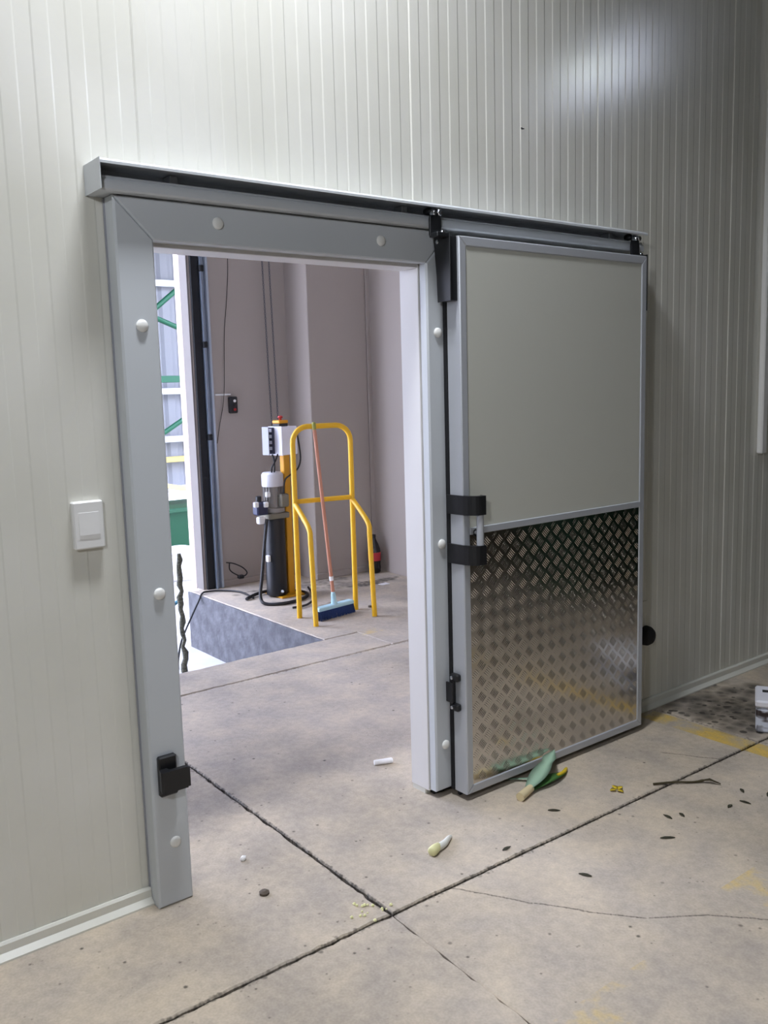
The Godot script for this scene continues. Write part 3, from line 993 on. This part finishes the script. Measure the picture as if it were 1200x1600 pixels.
	inner.append([X0 + 0.06, 0.186])
	inner.reverse()
	arc.append_array(inner)
	for y in [[1.102, 1.172], [0.918, 0.99]]:
		st = mb()
		prism(st, 1, pv(arc), y[0], y[1])
		put(st, "handle_arm", M.black_plastic, hd)
	st = mb()
	lathe(st, [Vector2(0.0, 0.98), Vector2(0.0135, 0.98), Vector2(0.0135, 1.112), Vector2(0.0, 1.112)], Vector3(X0 + 0.045, 0.0, 0.199), Vector3.UP, 18, false)
	put(st, "grip_tube", M.alu, hd)
	st = mb()
	lathe(st, [Vector2(0.014, -0.002), Vector2(0.014, 0.004), Vector2(0.008, 0.004), Vector2(0.008, 0.001), Vector2(0, 0.001)], Vector3(X0 + 0.06, 1.03, Z1 - 0.002), Vector3.BACK, 16, false)
	put(st, "key_hole", M.black_plastic, hd)
	# guide block low on the edge
	var gd := Node3D.new()
	gd.name = "edge_guide"
	gd.set_meta("label", "black guide block on two studs")
	o.add_child(gd)
	put(bx(Vector3(X0 - 0.03, 0.385, 0.078), Vector3(X0 - 0.022, 0.462, 0.115), 0.003), "guide_plate", M.black_plastic, gd)
	for y in [0.482, 0.366]:
		put(bx(Vector3(X0 - 0.022, y - 0.014, 0.092), Vector3(X0 + 0.001, y + 0.014, 0.134), 0.007), "stud_block", M.black_plastic, gd)
		hex_bolt(gd, Vector3(X0 - 0.022, y, 0.106), Vector3.LEFT, 0.0075, 0.006, "screw")
	put(bx(Vector3(X0 - 0.022, 0.37, 0.09), Vector3(X0 - 0.001, 0.475, 0.104), 0.003), "guide_bridge", M.black_plastic, gd)

func make_wall_things() -> void:
	var o := thing("light_switch", "square white light switch on the wall left of the door frame", "light switch")
	put(bx(Vector3(-0.271, 1.134, -0.003), Vector3(-0.183, 1.271, 0.02), 0.004), "plate", M.white_plastic, o)
	var st := mb()
	prism(st, 0, pv([[0.018, 1.163], [0.021, 1.163], [0.0225, 1.175], [0.0205, 1.239], [0.018, 1.242]]), -0.256, -0.198)
	put(st, "rocker", M.white_plastic, o)
	var d := thing("door_stop", "black rubber half round bumper on the wall beside the door's lower edge", "door stop")
	st = mb()
	lathe(st, [Vector2(0.048, 0), Vector2(0.046, 0.02), Vector2(0.036, 0.036), Vector2(0.018, 0.045), Vector2(0, 0.048)], Vector3(2.40, 0.365, -0.001), Vector3.BACK, 24)
	put(st, "bumper", M.rubber, d)
	put(bx(Vector3(2.362, 0.475, -0.002), Vector3(2.412, 0.535, 0.0025), 0.001), "backing_plate", M.wall_white, d)
	st = mb()
	box(st, Vector3(3.345, 1.17, -0.002), Vector3(3.395, 5.0, 0.03), 0.006)
	var sc := mb()
	lathe(sc, [Vector2(0.0045, 0), Vector2(0.004, 0.003), Vector2(0.002, 0.004), Vector2(0.002, 0.013), Vector2(0, 0.014)], Vector3(1.575, 2.55, -0.002), Vector3(0.2, -0.3, 1), 8, false)
	tag(put(sc, "wall_screw", M.rubber), "tiny dark screw left in the ribbed wall high above the door", "screw")
	tag(put(st, "cable_trunking", M.white_plastic), "upright white plastic cable trunking at the right end of the wall", "cable trunking")

# ---------------------------------------------------------------- things in the loading bay
func make_bay_things() -> void:
	# guard frame of bent yellow tube
	var o := thing("tube_stand", "yellow bent tube stand with four legs in front of the black pump", "stand")
	var A := Vector3(2.125, 0.0, -2.652)
	var B := Vector3(2.552, 0.0, -2.574)
	var r := 0.0185
	var H := 1.325
	var ab := (B - A).normalized()
	var c := 0.11
	var pts := [A, A + Vector3(0, 0.8, 0), A + Vector3(0, H - c, 0)]
	for k in range(1, 6):
		var t := k * PI / 2 / 6.0
		pts.append(A + ab * c * (1 - cos(t)) + Vector3(0, H - c + c * sin(t), 0))
	pts.append(A + ab * c + Vector3(0, H, 0))
	pts.append(B - ab * c + Vector3(0, H, 0))
	for k in range(1, 6):
		var t := k * PI / 2 / 6.0
		pts.append(B - ab * c * (1 - sin(t)) + Vector3(0, H - c + c * cos(t), 0))
	pts.append(B + Vector3(0, H - c, 0))
	pts.append(B + Vector3(0, 0.8, 0))
	pts.append(B)
	var st := mb()
	tube(st, pts, r, 14)
	put(st, "hoop", M.yellow, o)
	st = mb()
	tube(st, [A + Vector3(0, 0.815, 0), B + Vector3(0, 0.815, 0)], r * 0.9, 12)
	put(st, "cross_bar", M.yellow, o)
	var feet := [[A, Vector3(2.085, 0, -2.385)], [B, Vector3(2.533, 0, -2.325)]]
	for f in feet:
		var a: Vector3 = f[0] + Vector3(0, 0.80, 0)
		var e: Vector3 = f[1]
		var k: Vector3 = f[0].lerp(e, 0.82)
		st = mb()
		tube(st, bend([a, a.lerp(k + Vector3(0, 0.66, 0), 0.55), k + Vector3(0, 0.645, 0), k.lerp(e, 0.25) + Vector3(0, 0.56, 0), k.lerp(e, 0.6) + Vector3(0, 0.3, 0), e], 5), r * 0.95, 12)
		put(st, "leg", M.yellow, o)
	# broom leaning on the hoop
	var b := thing("broom", "push broom with blue bristles and a wooden pole leaning on the yellow stand", "broom")
	var hd := Vector3(2.33, 0.0, -2.52)
	var top := Vector3(2.262, 1.348, -2.591)
	var dirn := (Vector3(2.488, 0, -2.520) - Vector3(2.165, 0, -2.475)).normalized()
	var sidev := Vector3(-dirn.z, 0, dirn.x)
	var frame := Transform3D(Basis(dirn, Vector3.UP, dirn.cross(Vector3.UP)), hd)
	st = mb()
	box(st, Vector3(-0.165, 0.062, -0.03), Vector3(0.165, 0.09, 0.03), 0.008)
	put(st, "block", M.broom_block, b).transform = frame
	st = mb()
	rng.seed = 9
	for i in 44:
		for j in 6:
			var p := Vector3(-0.158 + i * 0.00735, 0.064, -0.024 + j * 0.0096)
			var q := Vector3(p.x * 1.07 + rng.randfn(0, 0.004), 0.002, p.z * 1.5 + rng.randfn(0, 0.004))
			tube(st, [p, q], [0.0045, 0.0034], 4, true, false)
	put(st, "bristles", M.bristle, b, "dark blue bristles", "stuff").transform = frame
	st = mb()
	var foot := hd + Vector3(0, 0.085, 0)
	var axis := (top - foot).normalized()
	lathe(st, [Vector2(0.024, 0), Vector2(0.019, 0.035), Vector2(0.016, 0.075), Vector2(0.013, 0.09), Vector2(0, 0.09)], foot, axis, 14)
	put(st, "socket", M.broom_block, b)
	st = mb()
	tube(st, [foot + axis * 0.07, top - axis * 0.04], 0.0125, 12)
	put(st, "pole", M.wood, b)
	st = mb()
	tube(st, [top - axis * 0.045, top, top + axis * 0.006], [0.0135, 0.0135, 0.008], 12)
	put(st, "pole_tip", M.wood_tip, b)
	st = mb()
	tube(st, [foot + axis * 0.17, foot + axis * 0.2], 0.0155, 12)
	put(st, "clamp_band", M.white_plastic, b)
	# bottle
	var bo := thing("bottle", "dark drinks bottle with a red label in the far corner of the bay", "bottle")
	st = mb()
	var bp := Vector3(3.44, 0.0, -3.515)
	lathe(st, [Vector2(0.0, 0.004), Vector2(0.042, 0.0), Vector2(0.052, 0.012), Vector2(0.053, 0.05), Vector2(0.05, 0.075), Vector2(0.053, 0.1), Vector2(0.054, 0.185), Vector2(0.05, 0.21), Vector2(0.036, 0.25), Vector2(0.02, 0.285), Vector2(0.014, 0.3), Vector2(0.014, 0.318), Vector2(0, 0.318)], bp, Vector3.UP, 24)
	put(st, "body", M.bottle, bo)
	st = mb()
	lathe(st, [Vector2(0.0538, 0.108), Vector2(0.0548, 0.112), Vector2(0.0548, 0.178), Vector2(0.0538, 0.182)], bp, Vector3.UP, 24, false)
	put(st, "label_band", M.bottle_label, bo, "red label with pale script")
	st = mb()
	lathe(st, [Vector2(0.0155, 0.312), Vector2(0.0155, 0.33), Vector2(0.014, 0.333), Vector2(0, 0.333)], bp, Vector3.UP, 16, false)
	put(st, "cap", M.cap_red, bo)
	# push-button station and its conduit on the wall
	var s := thing("button_box", "small black push button box on the bay wall beside the door track", "button box")
	put(bx(Vector3(2.34, 1.405, -3.952), Vector3(2.405, 1.538, -3.9), 0.008), "case", M.black_plastic, s)
	var k := 0
	for y in [1.503, 1.47, 1.435]:
		st = mb()
		lathe(st, [Vector2(0.011, 0), Vector2(0.011, 0.006), Vector2(0.008, 0.009), Vector2(0, 0.009)], Vector3(2.374, y, -3.9), Vector3.BACK, 14)
		put(st, "button", [M.white_plastic, M.black_plastic, M.red][k], s)
		k += 1
	st = mb()
	box(st, Vector3(2.225, 1.548, -3.952), Vector3(2.365, 1.562, -3.936), 0.003)
	tag(put(st, "conduit", M.white_plastic), "short white conduit running into the black button box", "conduit")
	st = mb()
	tube(st, bend([Vector3(2.4, 3.3, -3.94), Vector3(2.40, 2.62, -3.944), Vector3(2.372, 2.3, -3.944), Vector3(2.335, 2.02, -3.942), Vector3(2.3, 1.56, -3.93), Vector3(2.25, 1.3, -3.942), Vector3(2.225, 1.17, -3.944)]), 0.0026, 6)
	tag(put(st, "wall_cable", M.cable), "thin dark cable hanging loosely down the bay wall past the button box", "cable")
	st = mb()
	tube(st, bend([Vector3(2.24, 0.2, -3.93), Vector3(2.29, 0.19, -3.9), Vector3(2.36, 0.15, -3.88), Vector3(2.4, 0.1, -3.88), Vector3(2.36, 0.075, -3.88), Vector3(2.3, 0.1, -3.89), Vector3(2.26, 0.14, -3.91), Vector3(2.27, 0.19, -3.93)]), 0.005, 6)
	box(st, Vector3(2.315, 0.06, -3.9), Vector3(2.365, 0.09, -3.86), 0.008)
	tag(put(st, "coiled_lead", M.cable), "small coil of black lead with a plug low on the bay wall", "cable")
	# two falls of hoist chain
	for q in [[2.672, 2.7, "left of the two thin hoist chain falls hanging down the bay wall"], [2.735, 2.762, "right of the two thin hoist chain falls hanging down the bay wall"]]:
		st = mb()
		var y := 3.45
		var n := 0
		while y > 0.72:
			var x: float = lerp(q[0], q[1], (2.66 - y) / 1.5)
			var ring := []
			for t in 9:
				var a := TAU * t / 8.0
				var d := cos(a) * 0.006
				ring.append(Vector3(x + (d if n % 2 == 0 else 0.0), y + sin(a) * 0.0125, -3.88 + (0.0 if n % 2 == 0 else d)))
			tube(st, ring, 0.003, 4, false)
			y -= 0.019
			n += 1
		tag(put(st, "hoist_chain", M.chain_steel), q[2], "chain", "hoist chain falls")
	make_pump()
	# scraps on the bay floor
	st = mb()
	box(st, Vector3(3.17, 0.0, -3.12), Vector3(3.25, 0.004, -3.06), 0.001)
	tag(put(st, "paper_scrap", M.chalk), "torn white scrap lying on the dark stain near the bottle", "scrap")
	st = mb()
	lathe(st, [Vector2(0.0, 0), Vector2(0.014, 0.002), Vector2(0.012, 0.014), Vector2(0, 0.018)], Vector3(2.66, 0, -2.55), Vector3.UP, 7, false)
	tag(put(st, "pebble", M.stone), "small dark pebble beside the rear right foot of the yellow stand", "pebble")

func make_pump() -> void:
	var o := thing("hydraulic_pump", "upright hydraulic pump unit with black tank, grey motor and white control box", "pump")
	var C := Vector3(2.366, 0.0, -3.35)
	var st := mb()
	lathe(st, [Vector2(0, 0.012), Vector2(0.076, 0.012), Vector2(0.081, 0.02), Vector2(0.081, 0.6), Vector2(0.076, 0.612), Vector2(0, 0.612)], C, Vector3.UP, 28, false)
	var tank := put(st, "tank", M.tank_black, o)
	put(bx(C + Vector3(-0.10, 0.285, 0.018), C + Vector3(-0.076, 0.335, 0.055), 0.004), "tank_label", M.white_plastic, tank)
	st = mb()
	lathe(st, [Vector2(0.012, 0), Vector2(0.012, 0.03), Vector2(0.006, 0.034), Vector2(0.006, 0.05), Vector2(0, 0.05)], C + Vector3(-0.01, 0.05, 0.08), Vector3(-0.3, 0.2, 1), 10, false)
	put(st, "drain_plug", M.steel, tank)
	put(bx(C + Vector3(-0.09, 0.612, -0.085), C + Vector3(0.09, 0.655, 0.085), 0.006), "manifold", M.cast, o)
	st = mb()
	lathe(st, [Vector2(0.07, 0.655), Vector2(0.085, 0.66), Vector2(0.085, 0.69), Vector2(0.068, 0.695), Vector2(0.066, 0.86)], C, Vector3.UP, 24, false)
	for k in 18:
		var t := TAU * k / 18.0
		var d := Vector3(cos(t), 0, sin(t))
		var p := C + d * 0.066
		st.set_smooth_group(-1)
		var s := Vector3(-d.z, 0, d.x) * 0.002
		quad(st, p + s + Vector3(0, 0.70, 0), p + s + d * 0.012 + Vector3(0, 0.70, 0), p + s + d * 0.012 + Vector3(0, 0.855, 0), p + s + Vector3(0, 0.855, 0), s)
		quad(st, p - s + Vector3(0, 0.70, 0), p - s + d * 0.012 + Vector3(0, 0.70, 0), p - s + d * 0.012 + Vector3(0, 0.855, 0), p - s + Vector3(0, 0.855, 0), -s)
		quad(st, p + s + d * 0.012 + Vector3(0, 0.70, 0), p - s + d * 0.012 + Vector3(0, 0.70, 0), p - s + d * 0.012 + Vector3(0, 0.855, 0), p + s + d * 0.012 + Vector3(0, 0.855, 0), d)
	put(st, "motor", M.motor_grey, o)
	st = mb()
	lathe(st, [Vector2(0.08, 0.855), Vector2(0.083, 0.865), Vector2(0.083, 0.945), Vector2(0.07, 0.962), Vector2(0, 0.962)], C, Vector3.UP, 24)
	put(st, "fan_cover", M.motor_cap, o)
	put(bx(C + Vector3(0.0, 0.7, 0.06), C + Vector3(0.075, 0.8, 0.115), 0.01), "terminal_box", M.cast, o)
	# valve block at the left with pale solenoid plugs
	var v := C + Vector3(-0.135, 0.70, 0.03)
	var vb := put(bx(v + Vector3(-0.045, -0.05, -0.04), v + Vector3(0.05, 0.05, 0.04), 0.01), "valve_block", M.valve_blue, o)
	for d in [Vector3(-0.05, 0.035, 0.03), Vector3(0.025, 0.03, 0.045), Vector3(0.06, 0.1, 0.02)]:
		put(bx(v + d - Vector3(0.018, 0.02, 0.014), v + d + Vector3(0.018, 0.02, 0.014), 0.005), "plug", M.white_plastic, vb)
	put(bx(v + Vector3(-0.04, -0.115, 0.0), v + Vector3(0.02, -0.06, 0.045), 0.008), "coil", M.white_plastic, vb)
	st = mb()
	lathe(st, [Vector2(0.022, 0), Vector2(0.022, 0.045), Vector2(0.014, 0.05), Vector2(0, 0.05)], v + Vector3(-0.01, 0.045, 0.0), Vector3.UP, 12, false)
	put(st, "cartridge", M.black_plastic, vb)
	# yellow post behind, carrying the control box
	put(bx(C + Vector3(0.09, 0.0, -0.03), C + Vector3(0.145, 1.12, 0.03), 0.005), "mounting_post", M.yellow_dark, o)
	put(bx(C + Vector3(-0.03, 0.0, -0.14), C + Vector3(0.2, 0.012, 0.12), 0.004), "foot_plate", M.yellow_dark, o)
	var cb := Node3D.new()
	cb.name = "control_box"
	cb.position = C + Vector3(0.1, 1.2, 0.01)
	cb.rotation.y = 0.22
	o.add_child(cb)
	put(bx(Vector3(-0.07, -0.11, -0.07), Vector3(0.085, 0.105, 0.075), 0.006), "case", M.box_white, cb)
	put(bx(Vector3(-0.082, -0.112, -0.072), Vector3(-0.07, 0.107, 0.077), 0.004), "side_cover", M.box_white, cb)
	put(bx(Vector3(-0.1, -0.1, -0.06), Vector3(-0.082, 0.1, 0.0), 0.003), "printed_side", M.print_dark, cb)
	st = mb()
	for k in 4:
		box(st, Vector3(-0.1015, -0.07 + k * 0.045, -0.045), Vector3(-0.0995, -0.045 + k * 0.045, -0.012), 0.0)
	put(st, "pictograms", M.box_white, cb)
	put(bx(Vector3(-0.145, -0.106, -0.072), Vector3(-0.137, 0.106, 0.0), 0.003), "open_cover", M.box_grey, cb)
	put(bx(Vector3(-0.14, -0.106, -0.074), Vector3(-0.09, 0.106, -0.068), 0.002), "cover_back", M.box_grey, cb)
	put(bx(Vector3(-0.065, 0.105, -0.035), Vector3(0.025, 0.13, 0.04), 0.004), "stop_base", M.black_plastic, cb)
	put(bx(Vector3(-0.068, 0.128, -0.038), Vector3(0.028, 0.152, 0.043), 0.01), "stop_box", M.estop, cb)
	st = mb()
	lathe(st, [Vector2(0.01, 0.15), Vector2(0.01, 0.166), Vector2(0.019, 0.168), Vector2(0.02, 0.178), Vector2(0.012, 0.186), Vector2(0, 0.187)], Vector3(-0.015, 0, 0.0), Vector3.UP, 16)
	put(st, "stop_button", M.red, cb)
	# cables and hose
	for p in [[Vector3(0.03, 1.1, 0.05), Vector3(-0.0, 1.05, 0.055), Vector3(-0.03, 1.0, 0.05), Vector3(-0.02, 0.955, 0.03)],
			[Vector3(-0.02, 1.1, 0.05), Vector3(-0.005, 1.03, 0.05), Vector3(0.0, 0.955, 0.03)],
			[Vector3(0.2, 1.28, 0.05), Vector3(0.215, 1.15, 0.06), Vector3(0.215, 1.05, 0.07), Vector3(0.18, 0.98, 0.08), Vector3(0.1, 0.94, 0.1), Vector3(0.05, 0.9, 0.1), Vector3(0.035, 0.8, 0.1)]]:
		var q := []
		for e in p: q.append(C + e)
		st = mb()
		tube(st, bend(q), 0.0065, 7)
		put(st, "cable", M.cable, o)
	st = mb()
	tube(st, bend([C + Vector3(-0.11, 0.62, 0.08), C + Vector3(-0.15, 0.45, 0.1), C + Vector3(-0.2, 0.22, 0.13), C + Vector3(-0.24, 0.06, 0.16), C + Vector3(-0.23, 0.014, 0.22), C + Vector3(-0.12, 0.014, 0.3),
			C + Vector3(0.05, 0.014, 0.27), C + Vector3(0.16, 0.014, 0.18), C + Vector3(0.18, 0.014, 0.04), C + Vector3(0.05, 0.02, -0.12), C + Vector3(-0.12, 0.02, -0.1), C + Vector3(-0.26, 0.014, -0.02)]), 0.0125, 9)
	put(st, "hose", M.cable, o)
	st = mb()
	tube(st, bend([C + Vector3(-0.2, 0.012, -0.02), Vector3(2.201, 0.01, -3.636), Vector3(2.119, 0.01, -3.79), Vector3(2.02, 0.012, -3.83), Vector3(1.95, 0.012, -3.8), Vector3(1.9, -0.04, -3.77), Vector3(1.8, -0.119, -3.686), Vector3(1.72, -0.211, -3.642), Vector3(1.66, -0.281, -3.601), Vector3(1.62, -0.4, -3.58), Vector3(1.58, -0.45, -3.5)]), 0.0075, 7)
	put(st, "trailing_cable", M.cable, o)
	st = mb()
	tube(st, bend([C + Vector3(0.22, 0.05, 0.1), C + Vector3(0.14, 0.014, 0.3), C + Vector3(0.0, 0.014, 0.44), C + Vector3(-0.09, 0.014, 0.47), C + Vector3(-0.15, 0.014, 0.46)]), 0.009, 8)
	put(st, "cut_hose_end", M.cable, o)

# ---------------------------------------------------------------- bits on the hall floor
func leaf_blade(st: SurfaceTool, pts: Array, widths: Array, side: Vector3, fold: float) -> void:
	# a blade with a keel: two halves that rise from the middle line, 2 mm thick
	st.set_smooth_group(2)
	for i in pts.size() - 1:
		for s in [-1.0, 1.0]:
			var e0: Vector3 = pts[i] + side * s * widths[i] + Vector3.UP * fold * widths[i]
			var e1: Vector3 = pts[i + 1] + side * s * widths[i + 1] + Vector3.UP * fold * widths[i + 1]
			quad(st, pts[i], pts[i + 1], e1, e0, Vector3.UP)
			var dn := Vector3.DOWN * 0.002
			quad(st, pts[i] + dn, pts[i + 1] + dn, e1, e0, Vector3.DOWN)
	st.set_smooth_group(-1)

func make_litter() -> void:
	# leek top by the door's foot: pale cut stem, a broad grey green leaf, two more behind
	var o := thing("leek_leaf", "green leek leaf with a pale cut stem lying by the door's foot", "leek")
	var a := Vector3(1.241, 0.017, 0.285)
	var b := Vector3(1.325, 0.02, 0.262)
	var st := mb()
	tube(st, [a, a.lerp(b, 0.5), b], [0.017, 0.0165, 0.015], 14)
	put(st, "stem", M.leek_pale, o, "pale cut stem")
	var d := Vector3(1.57, 0, 0.165) - Vector3(1.31, 0, 0.266)
	var side := Vector3(-d.z, 0, d.x).normalized()
	st = mb()
	var pts := []
	var wd := []
	for k in 11:
		var t := k / 10.0
		pts.append(Vector3(1.31, 0.026 + 0.05 * t * t, 0.266) + d * t)
		wd.append(0.015 + 0.02 * sin(PI * min(1.0, t * 1.25)) if t < 0.8 else lerp(0.029, 0.002, (t - 0.8) / 0.2))
	leaf_blade(st, pts, wd, side, 0.25)
	put(st, "leaf", M.leek_green, o)
	st = mb()
	pts = []
	wd = []
	for k in 9:
		var t := k / 8.0
		pts.append(Vector3(1.33, 0.006 + 0.008 * sin(t * 3), 0.262) + Vector3(0.22, 0, -0.02) * t)
		wd.append(0.006 + 0.022 * sin(PI * t))
	leaf_blade(st, pts, wd, Vector3(0.1, 0, 1).normalized(), 0.3)
	put(st, "leaf", M.leek_dark, o, "darker green lower leaf")
	st = mb()
	tube(st, bend([Vector3(1.50, 0.012, 0.243), Vector3(1.54, 0.013, 0.24), Vector3(1.585, 0.012, 0.218)], 3), [0.007, 0.008, 0.008, 0.008, 0.008, 0.007, 0.003], 7)
	put(st, "yellow_edge", M.petal, o)
	st = mb()
	pts = []
	wd = []
	for k in 7:
		var t := k / 6.0
		pts.append(Vector3(1.42, 0.01, 0.21).lerp(Vector3(1.32, 0.008, 0.115), t))
		wd.append(0.012 - 0.008 * t)
	leaf_blade(st, pts, wd, Vector3(0.68, 0, -0.73), 0.3)
	put(st, "leaf", M.leek_green, o)
	# leek stub on the bare slab
	var s := thing("leek_stub", "short white and yellow leek stub lying alone on the bare slab", "leek")
	st = mb()
	lathe(st, [Vector2(0, 0), Vector2(0.012, 0.0), Vector2(0.017, 0.006), Vector2(0.0165, 0.03), Vector2(0.012, 0.05), Vector2(0, 0.052)], Vector3(0.722, 0.016, 0.372), Vector3(0.94, 0, -0.34), 14)
	put(st, "bulb", M.leek_yellow, s)
	st = mb()
	tube(st, bend([Vector3(0.76, 0.014, 0.36), Vector3(0.80, 0.012, 0.35), Vector3(0.835, 0.009, 0.33), Vector3(0.86, 0.006, 0.318)], 3), [0.013, 0.013, 0.0125, 0.012, 0.011, 0.01, 0.009, 0.008, 0.006, 0.004], 10)
	put(st, "shaft", M.leek_white, s)
	st = mb()
	lathe(st, [Vector2(0, -0.042), Vector2(0.0105, -0.04), Vector2(0.0118, 0.036), Vector2(0.009, 0.04), Vector2(0, 0.04)], Vector3(1.061, 0.012, -0.328), Vector3(0.75, 0.0, 0.3), 12, false)
	tag(put(st, "chalk_stick", M.chalk), "white chalk stub lying in the doorway near the right jamb", "chalk")
	st = mb()
	lathe(st, [Vector2(0, -0.016), Vector2(0.009, -0.006), Vector2(0.01, 0.004), Vector2(0, 0.018)], Vector3(0.227, 0.006, -0.026), Vector3(0.8, 0.1, -0.5), 8, false)
	tag(put(st, "white_chip", M.chalk), "small white chip on the floor between the door jambs", "chip")
	st = mb()
	lathe(st, [Vector2(0, 0), Vector2(0.016, 0.002), Vector2(0.017, 0.008), Vector2(0.008, 0.014), Vector2(0, 0.015)], Vector3(0.177, 0, 0.2), Vector3.UP, 8, false)
	tag(put(st, "pebble", M.stone), "flat brown pebble on the floor in front of the doorway", "pebble")
	st = mb()
	for k in 4:
		var t := k * 1.7
		var c := Vector3(1.59, 0.004, 0.465) + Vector3(cos(t), 0, sin(t)) * 0.006
		leaf_blade(st, [c, c + Vector3(cos(t), 0.2, sin(t)) * 0.012, c + Vector3(cos(t), 0.1, sin(t)) * 0.026], [0.006, 0.011, 0.003], Vector3(-sin(t), 0, cos(t)), 0.2)
	tag(put(st, "yellow_petals", M.petal), "crushed yellow petals on the slab in front of the door", "petals")
	st = mb()
	tube(st, bend([Vector3(1.73, 0.006, 0.53), Vector3(1.80, 0.008, 0.575), Vector3(1.86, 0.006, 0.62), Vector3(1.9, 0.01, 0.645)], 3), [0.0045, 0.0045, 0.0045, 0.004, 0.004, 0.004, 0.004, 0.0045, 0.006, 0.004], 6)
	leaf_blade(st, [Vector3(1.88, 0.008, 0.63), Vector3(1.91, 0.012, 0.66), Vector3(1.925, 0.006, 0.7)], [0.004, 0.012, 0.003], Vector3(0.8, 0, -0.4), 0.3)
	tag(put(st, "twig", M.twig), "thin dark twig with a withered leaf across the long floor joint", "twig")
	st = mb()
	rng.seed = 23
	for k in 16:
		var c := Vector3(0.385 + rng.randfn(0, 0.025), 0.002, 0.485 + rng.randfn(0, 0.03))
		var q := rng.randf_range(0.003, 0.007)
		lathe(st, [Vector2(0, -q * 0.5), Vector2(q, 0), Vector2(q * 0.6, q * 0.7), Vector2(0, q)], c, Vector3(rng.randf_range(-0.3, 0.3), 1, rng.randf_range(-0.3, 0.3)), 5, false)
	tag(put(st, "crumbs", M.leek_yellow), "pale yellow crumbs gathered where the two floor joints cross", "crumbs", "", "stuff")
	rng.seed = 41
	var spots := [[1.55, 0.72, "on the slab below the twig's left end"], [1.6, 0.745, "on the slab just below the middle of the twig"], [1.86, 0.84, "in the cluster at the right picture edge, leftmost of three"],
			[1.79, 0.82, "small, alone below the twig's withered leaf"], [1.94, 0.78, "in the cluster at the right picture edge, topmost of three"], [1.99, 0.86, "in the cluster at the right picture edge, nearest the edge"],
			[1.42, 0.81, "long and thin, alone on the slab beyond the floor joint"], [1.02, 0.78, "alone on the slab near the long thin crack"], [0.95, 0.5, "lying beside the long joint near the leek stub"], [1.28, 0.42, "on the slab between leek leaf and floor joint"]]
	for p in spots:
		st = mb()
		var t := rng.randf() * TAU
		var c := Vector3(p[0], 0.003, p[1])
		var L := rng.randf_range(0.014, 0.03)
		var dv := Vector3(cos(t), 0.0, sin(t)) * L
		leaf_blade(st, [c - dv, c - dv * 0.3, c + dv * 0.4, c + dv], [0.002, 0.007, 0.006, 0.001], Vector3(-sin(t), 0, cos(t)), 0.25)
		tag(put(st, "leaf_scrap", M.leaf_bit), "dark dried leaf scrap " + p[2], "leaf scrap", "dried leaf scraps on the slab")
	# dirty box at the right edge
	var q := thing("metal_box", "dirty white painted metal box on the damp floor at the right edge", "box", Vector3(2.512, 0.0, 0.502))
	q.rotation.y = -1.05
	put(bx(Vector3(0.004, 0.0, -0.21), Vector3(0.42, 0.115, 0.0), 0.01), "body", M.dirty_white, q)
	put(bx(Vector3(0.0, 0.118, -0.215), Vector3(0.425, 0.15, 0.006), 0.008), "lid", M.box_white, q)
	for k in 3:
		put(bx(Vector3(0.03 + k * 0.13, 0.149, -0.15), Vector3(0.11 + k * 0.13, 0.152, -0.12), 0.001), "slot", M.black_plastic, q)
	put(bx(Vector3(0.14, 0.125, 0.003), Vector3(0.22, 0.138, 0.008), 0.001), "slot", M.black_plastic, q)

func make_hall_things() -> void:
	# out of the picture, but mirrored in the tread plate
	for k in 3:
		var o := thing("green_bin", ["green plastic bulk bin nearest the door, mirrored in the tread plate", "green plastic bulk bin in the middle of the row", "green plastic bulk bin farthest along the wall"][k], "bin", Vector3(3.85 + k * 1.35, 0, 1.88 + k * 0.1), "green bulk bins along the hall")
		put(bx(Vector3(0, 0.1, 0), Vector3(1.2, 1.15, 0.65), 0.03), "body", M.bulk_green, o)
		put(bx(Vector3(-0.03, 1.15, -0.03), Vector3(1.23, 1.22, 0.68), 0.02), "rim", M.green_bin, o)
		for x in [0.05, 0.5, 0.95]:
			put(bx(Vector3(x, 0.0, 0.02), Vector3(x + 0.2, 0.1, 0.63), 0.01), "runner", M.green_bin, o)
	for n in 2:
		var p := thing("pallet_stack", ["tall stack of brown wooden pallets behind the green bins", "tall stack of brown wooden pallets deeper in the hall"][n], "pallets", Vector3(3.3 + n * 0.5, 0, 3.0 + n * 1.4), "pallet stacks in the hall")
		for k in 12:
			put(bx(Vector3(0, k * 0.15 + 0.1, 0), Vector3(1.2, k * 0.15 + 0.125, 1.0), 0.003), "deck", M.hall_dark, p)
			for z in [0.0, 0.42, 0.86]:
				put(bx(Vector3(0.0, k * 0.15, z), Vector3(1.2, k * 0.15 + 0.1, z + 0.12), 0.003), "runner", M.hall_dark, p)

func bottle_label() -> void:
	var im := Image.create(256, 64, false, Image.FORMAT_RGB8)
	im.fill(rgb(176, 44, 52))
	for k in 4:
		for i in 60:
			var x := k * 64 + i
			var y := 34 + int(10.0 * sin(i * 0.21)) - i / 6
			im.fill_rect(Rect2i(x, clampi(y, 6, 52), 3, 6), rgb(226, 170, 168))
	var m := mat("bottle_label", Color.WHITE, 0.45)
	m.albedo_texture = ImageTexture.create_from_image(im)
	m.uv1_triplanar = true
	m.uv1_scale = Vector3(7, 7, 7)

func _ready() -> void:
	make_view()
	make_materials()
	bottle_label()
	floor_material()
	make_lamps()
	make_shell()
	make_floor()
	make_bay()
	make_yard()
	make_frame()
	make_rail()
	make_door()
	make_wall_things()
	make_bay_things()
	make_litter()
	make_hall_things()
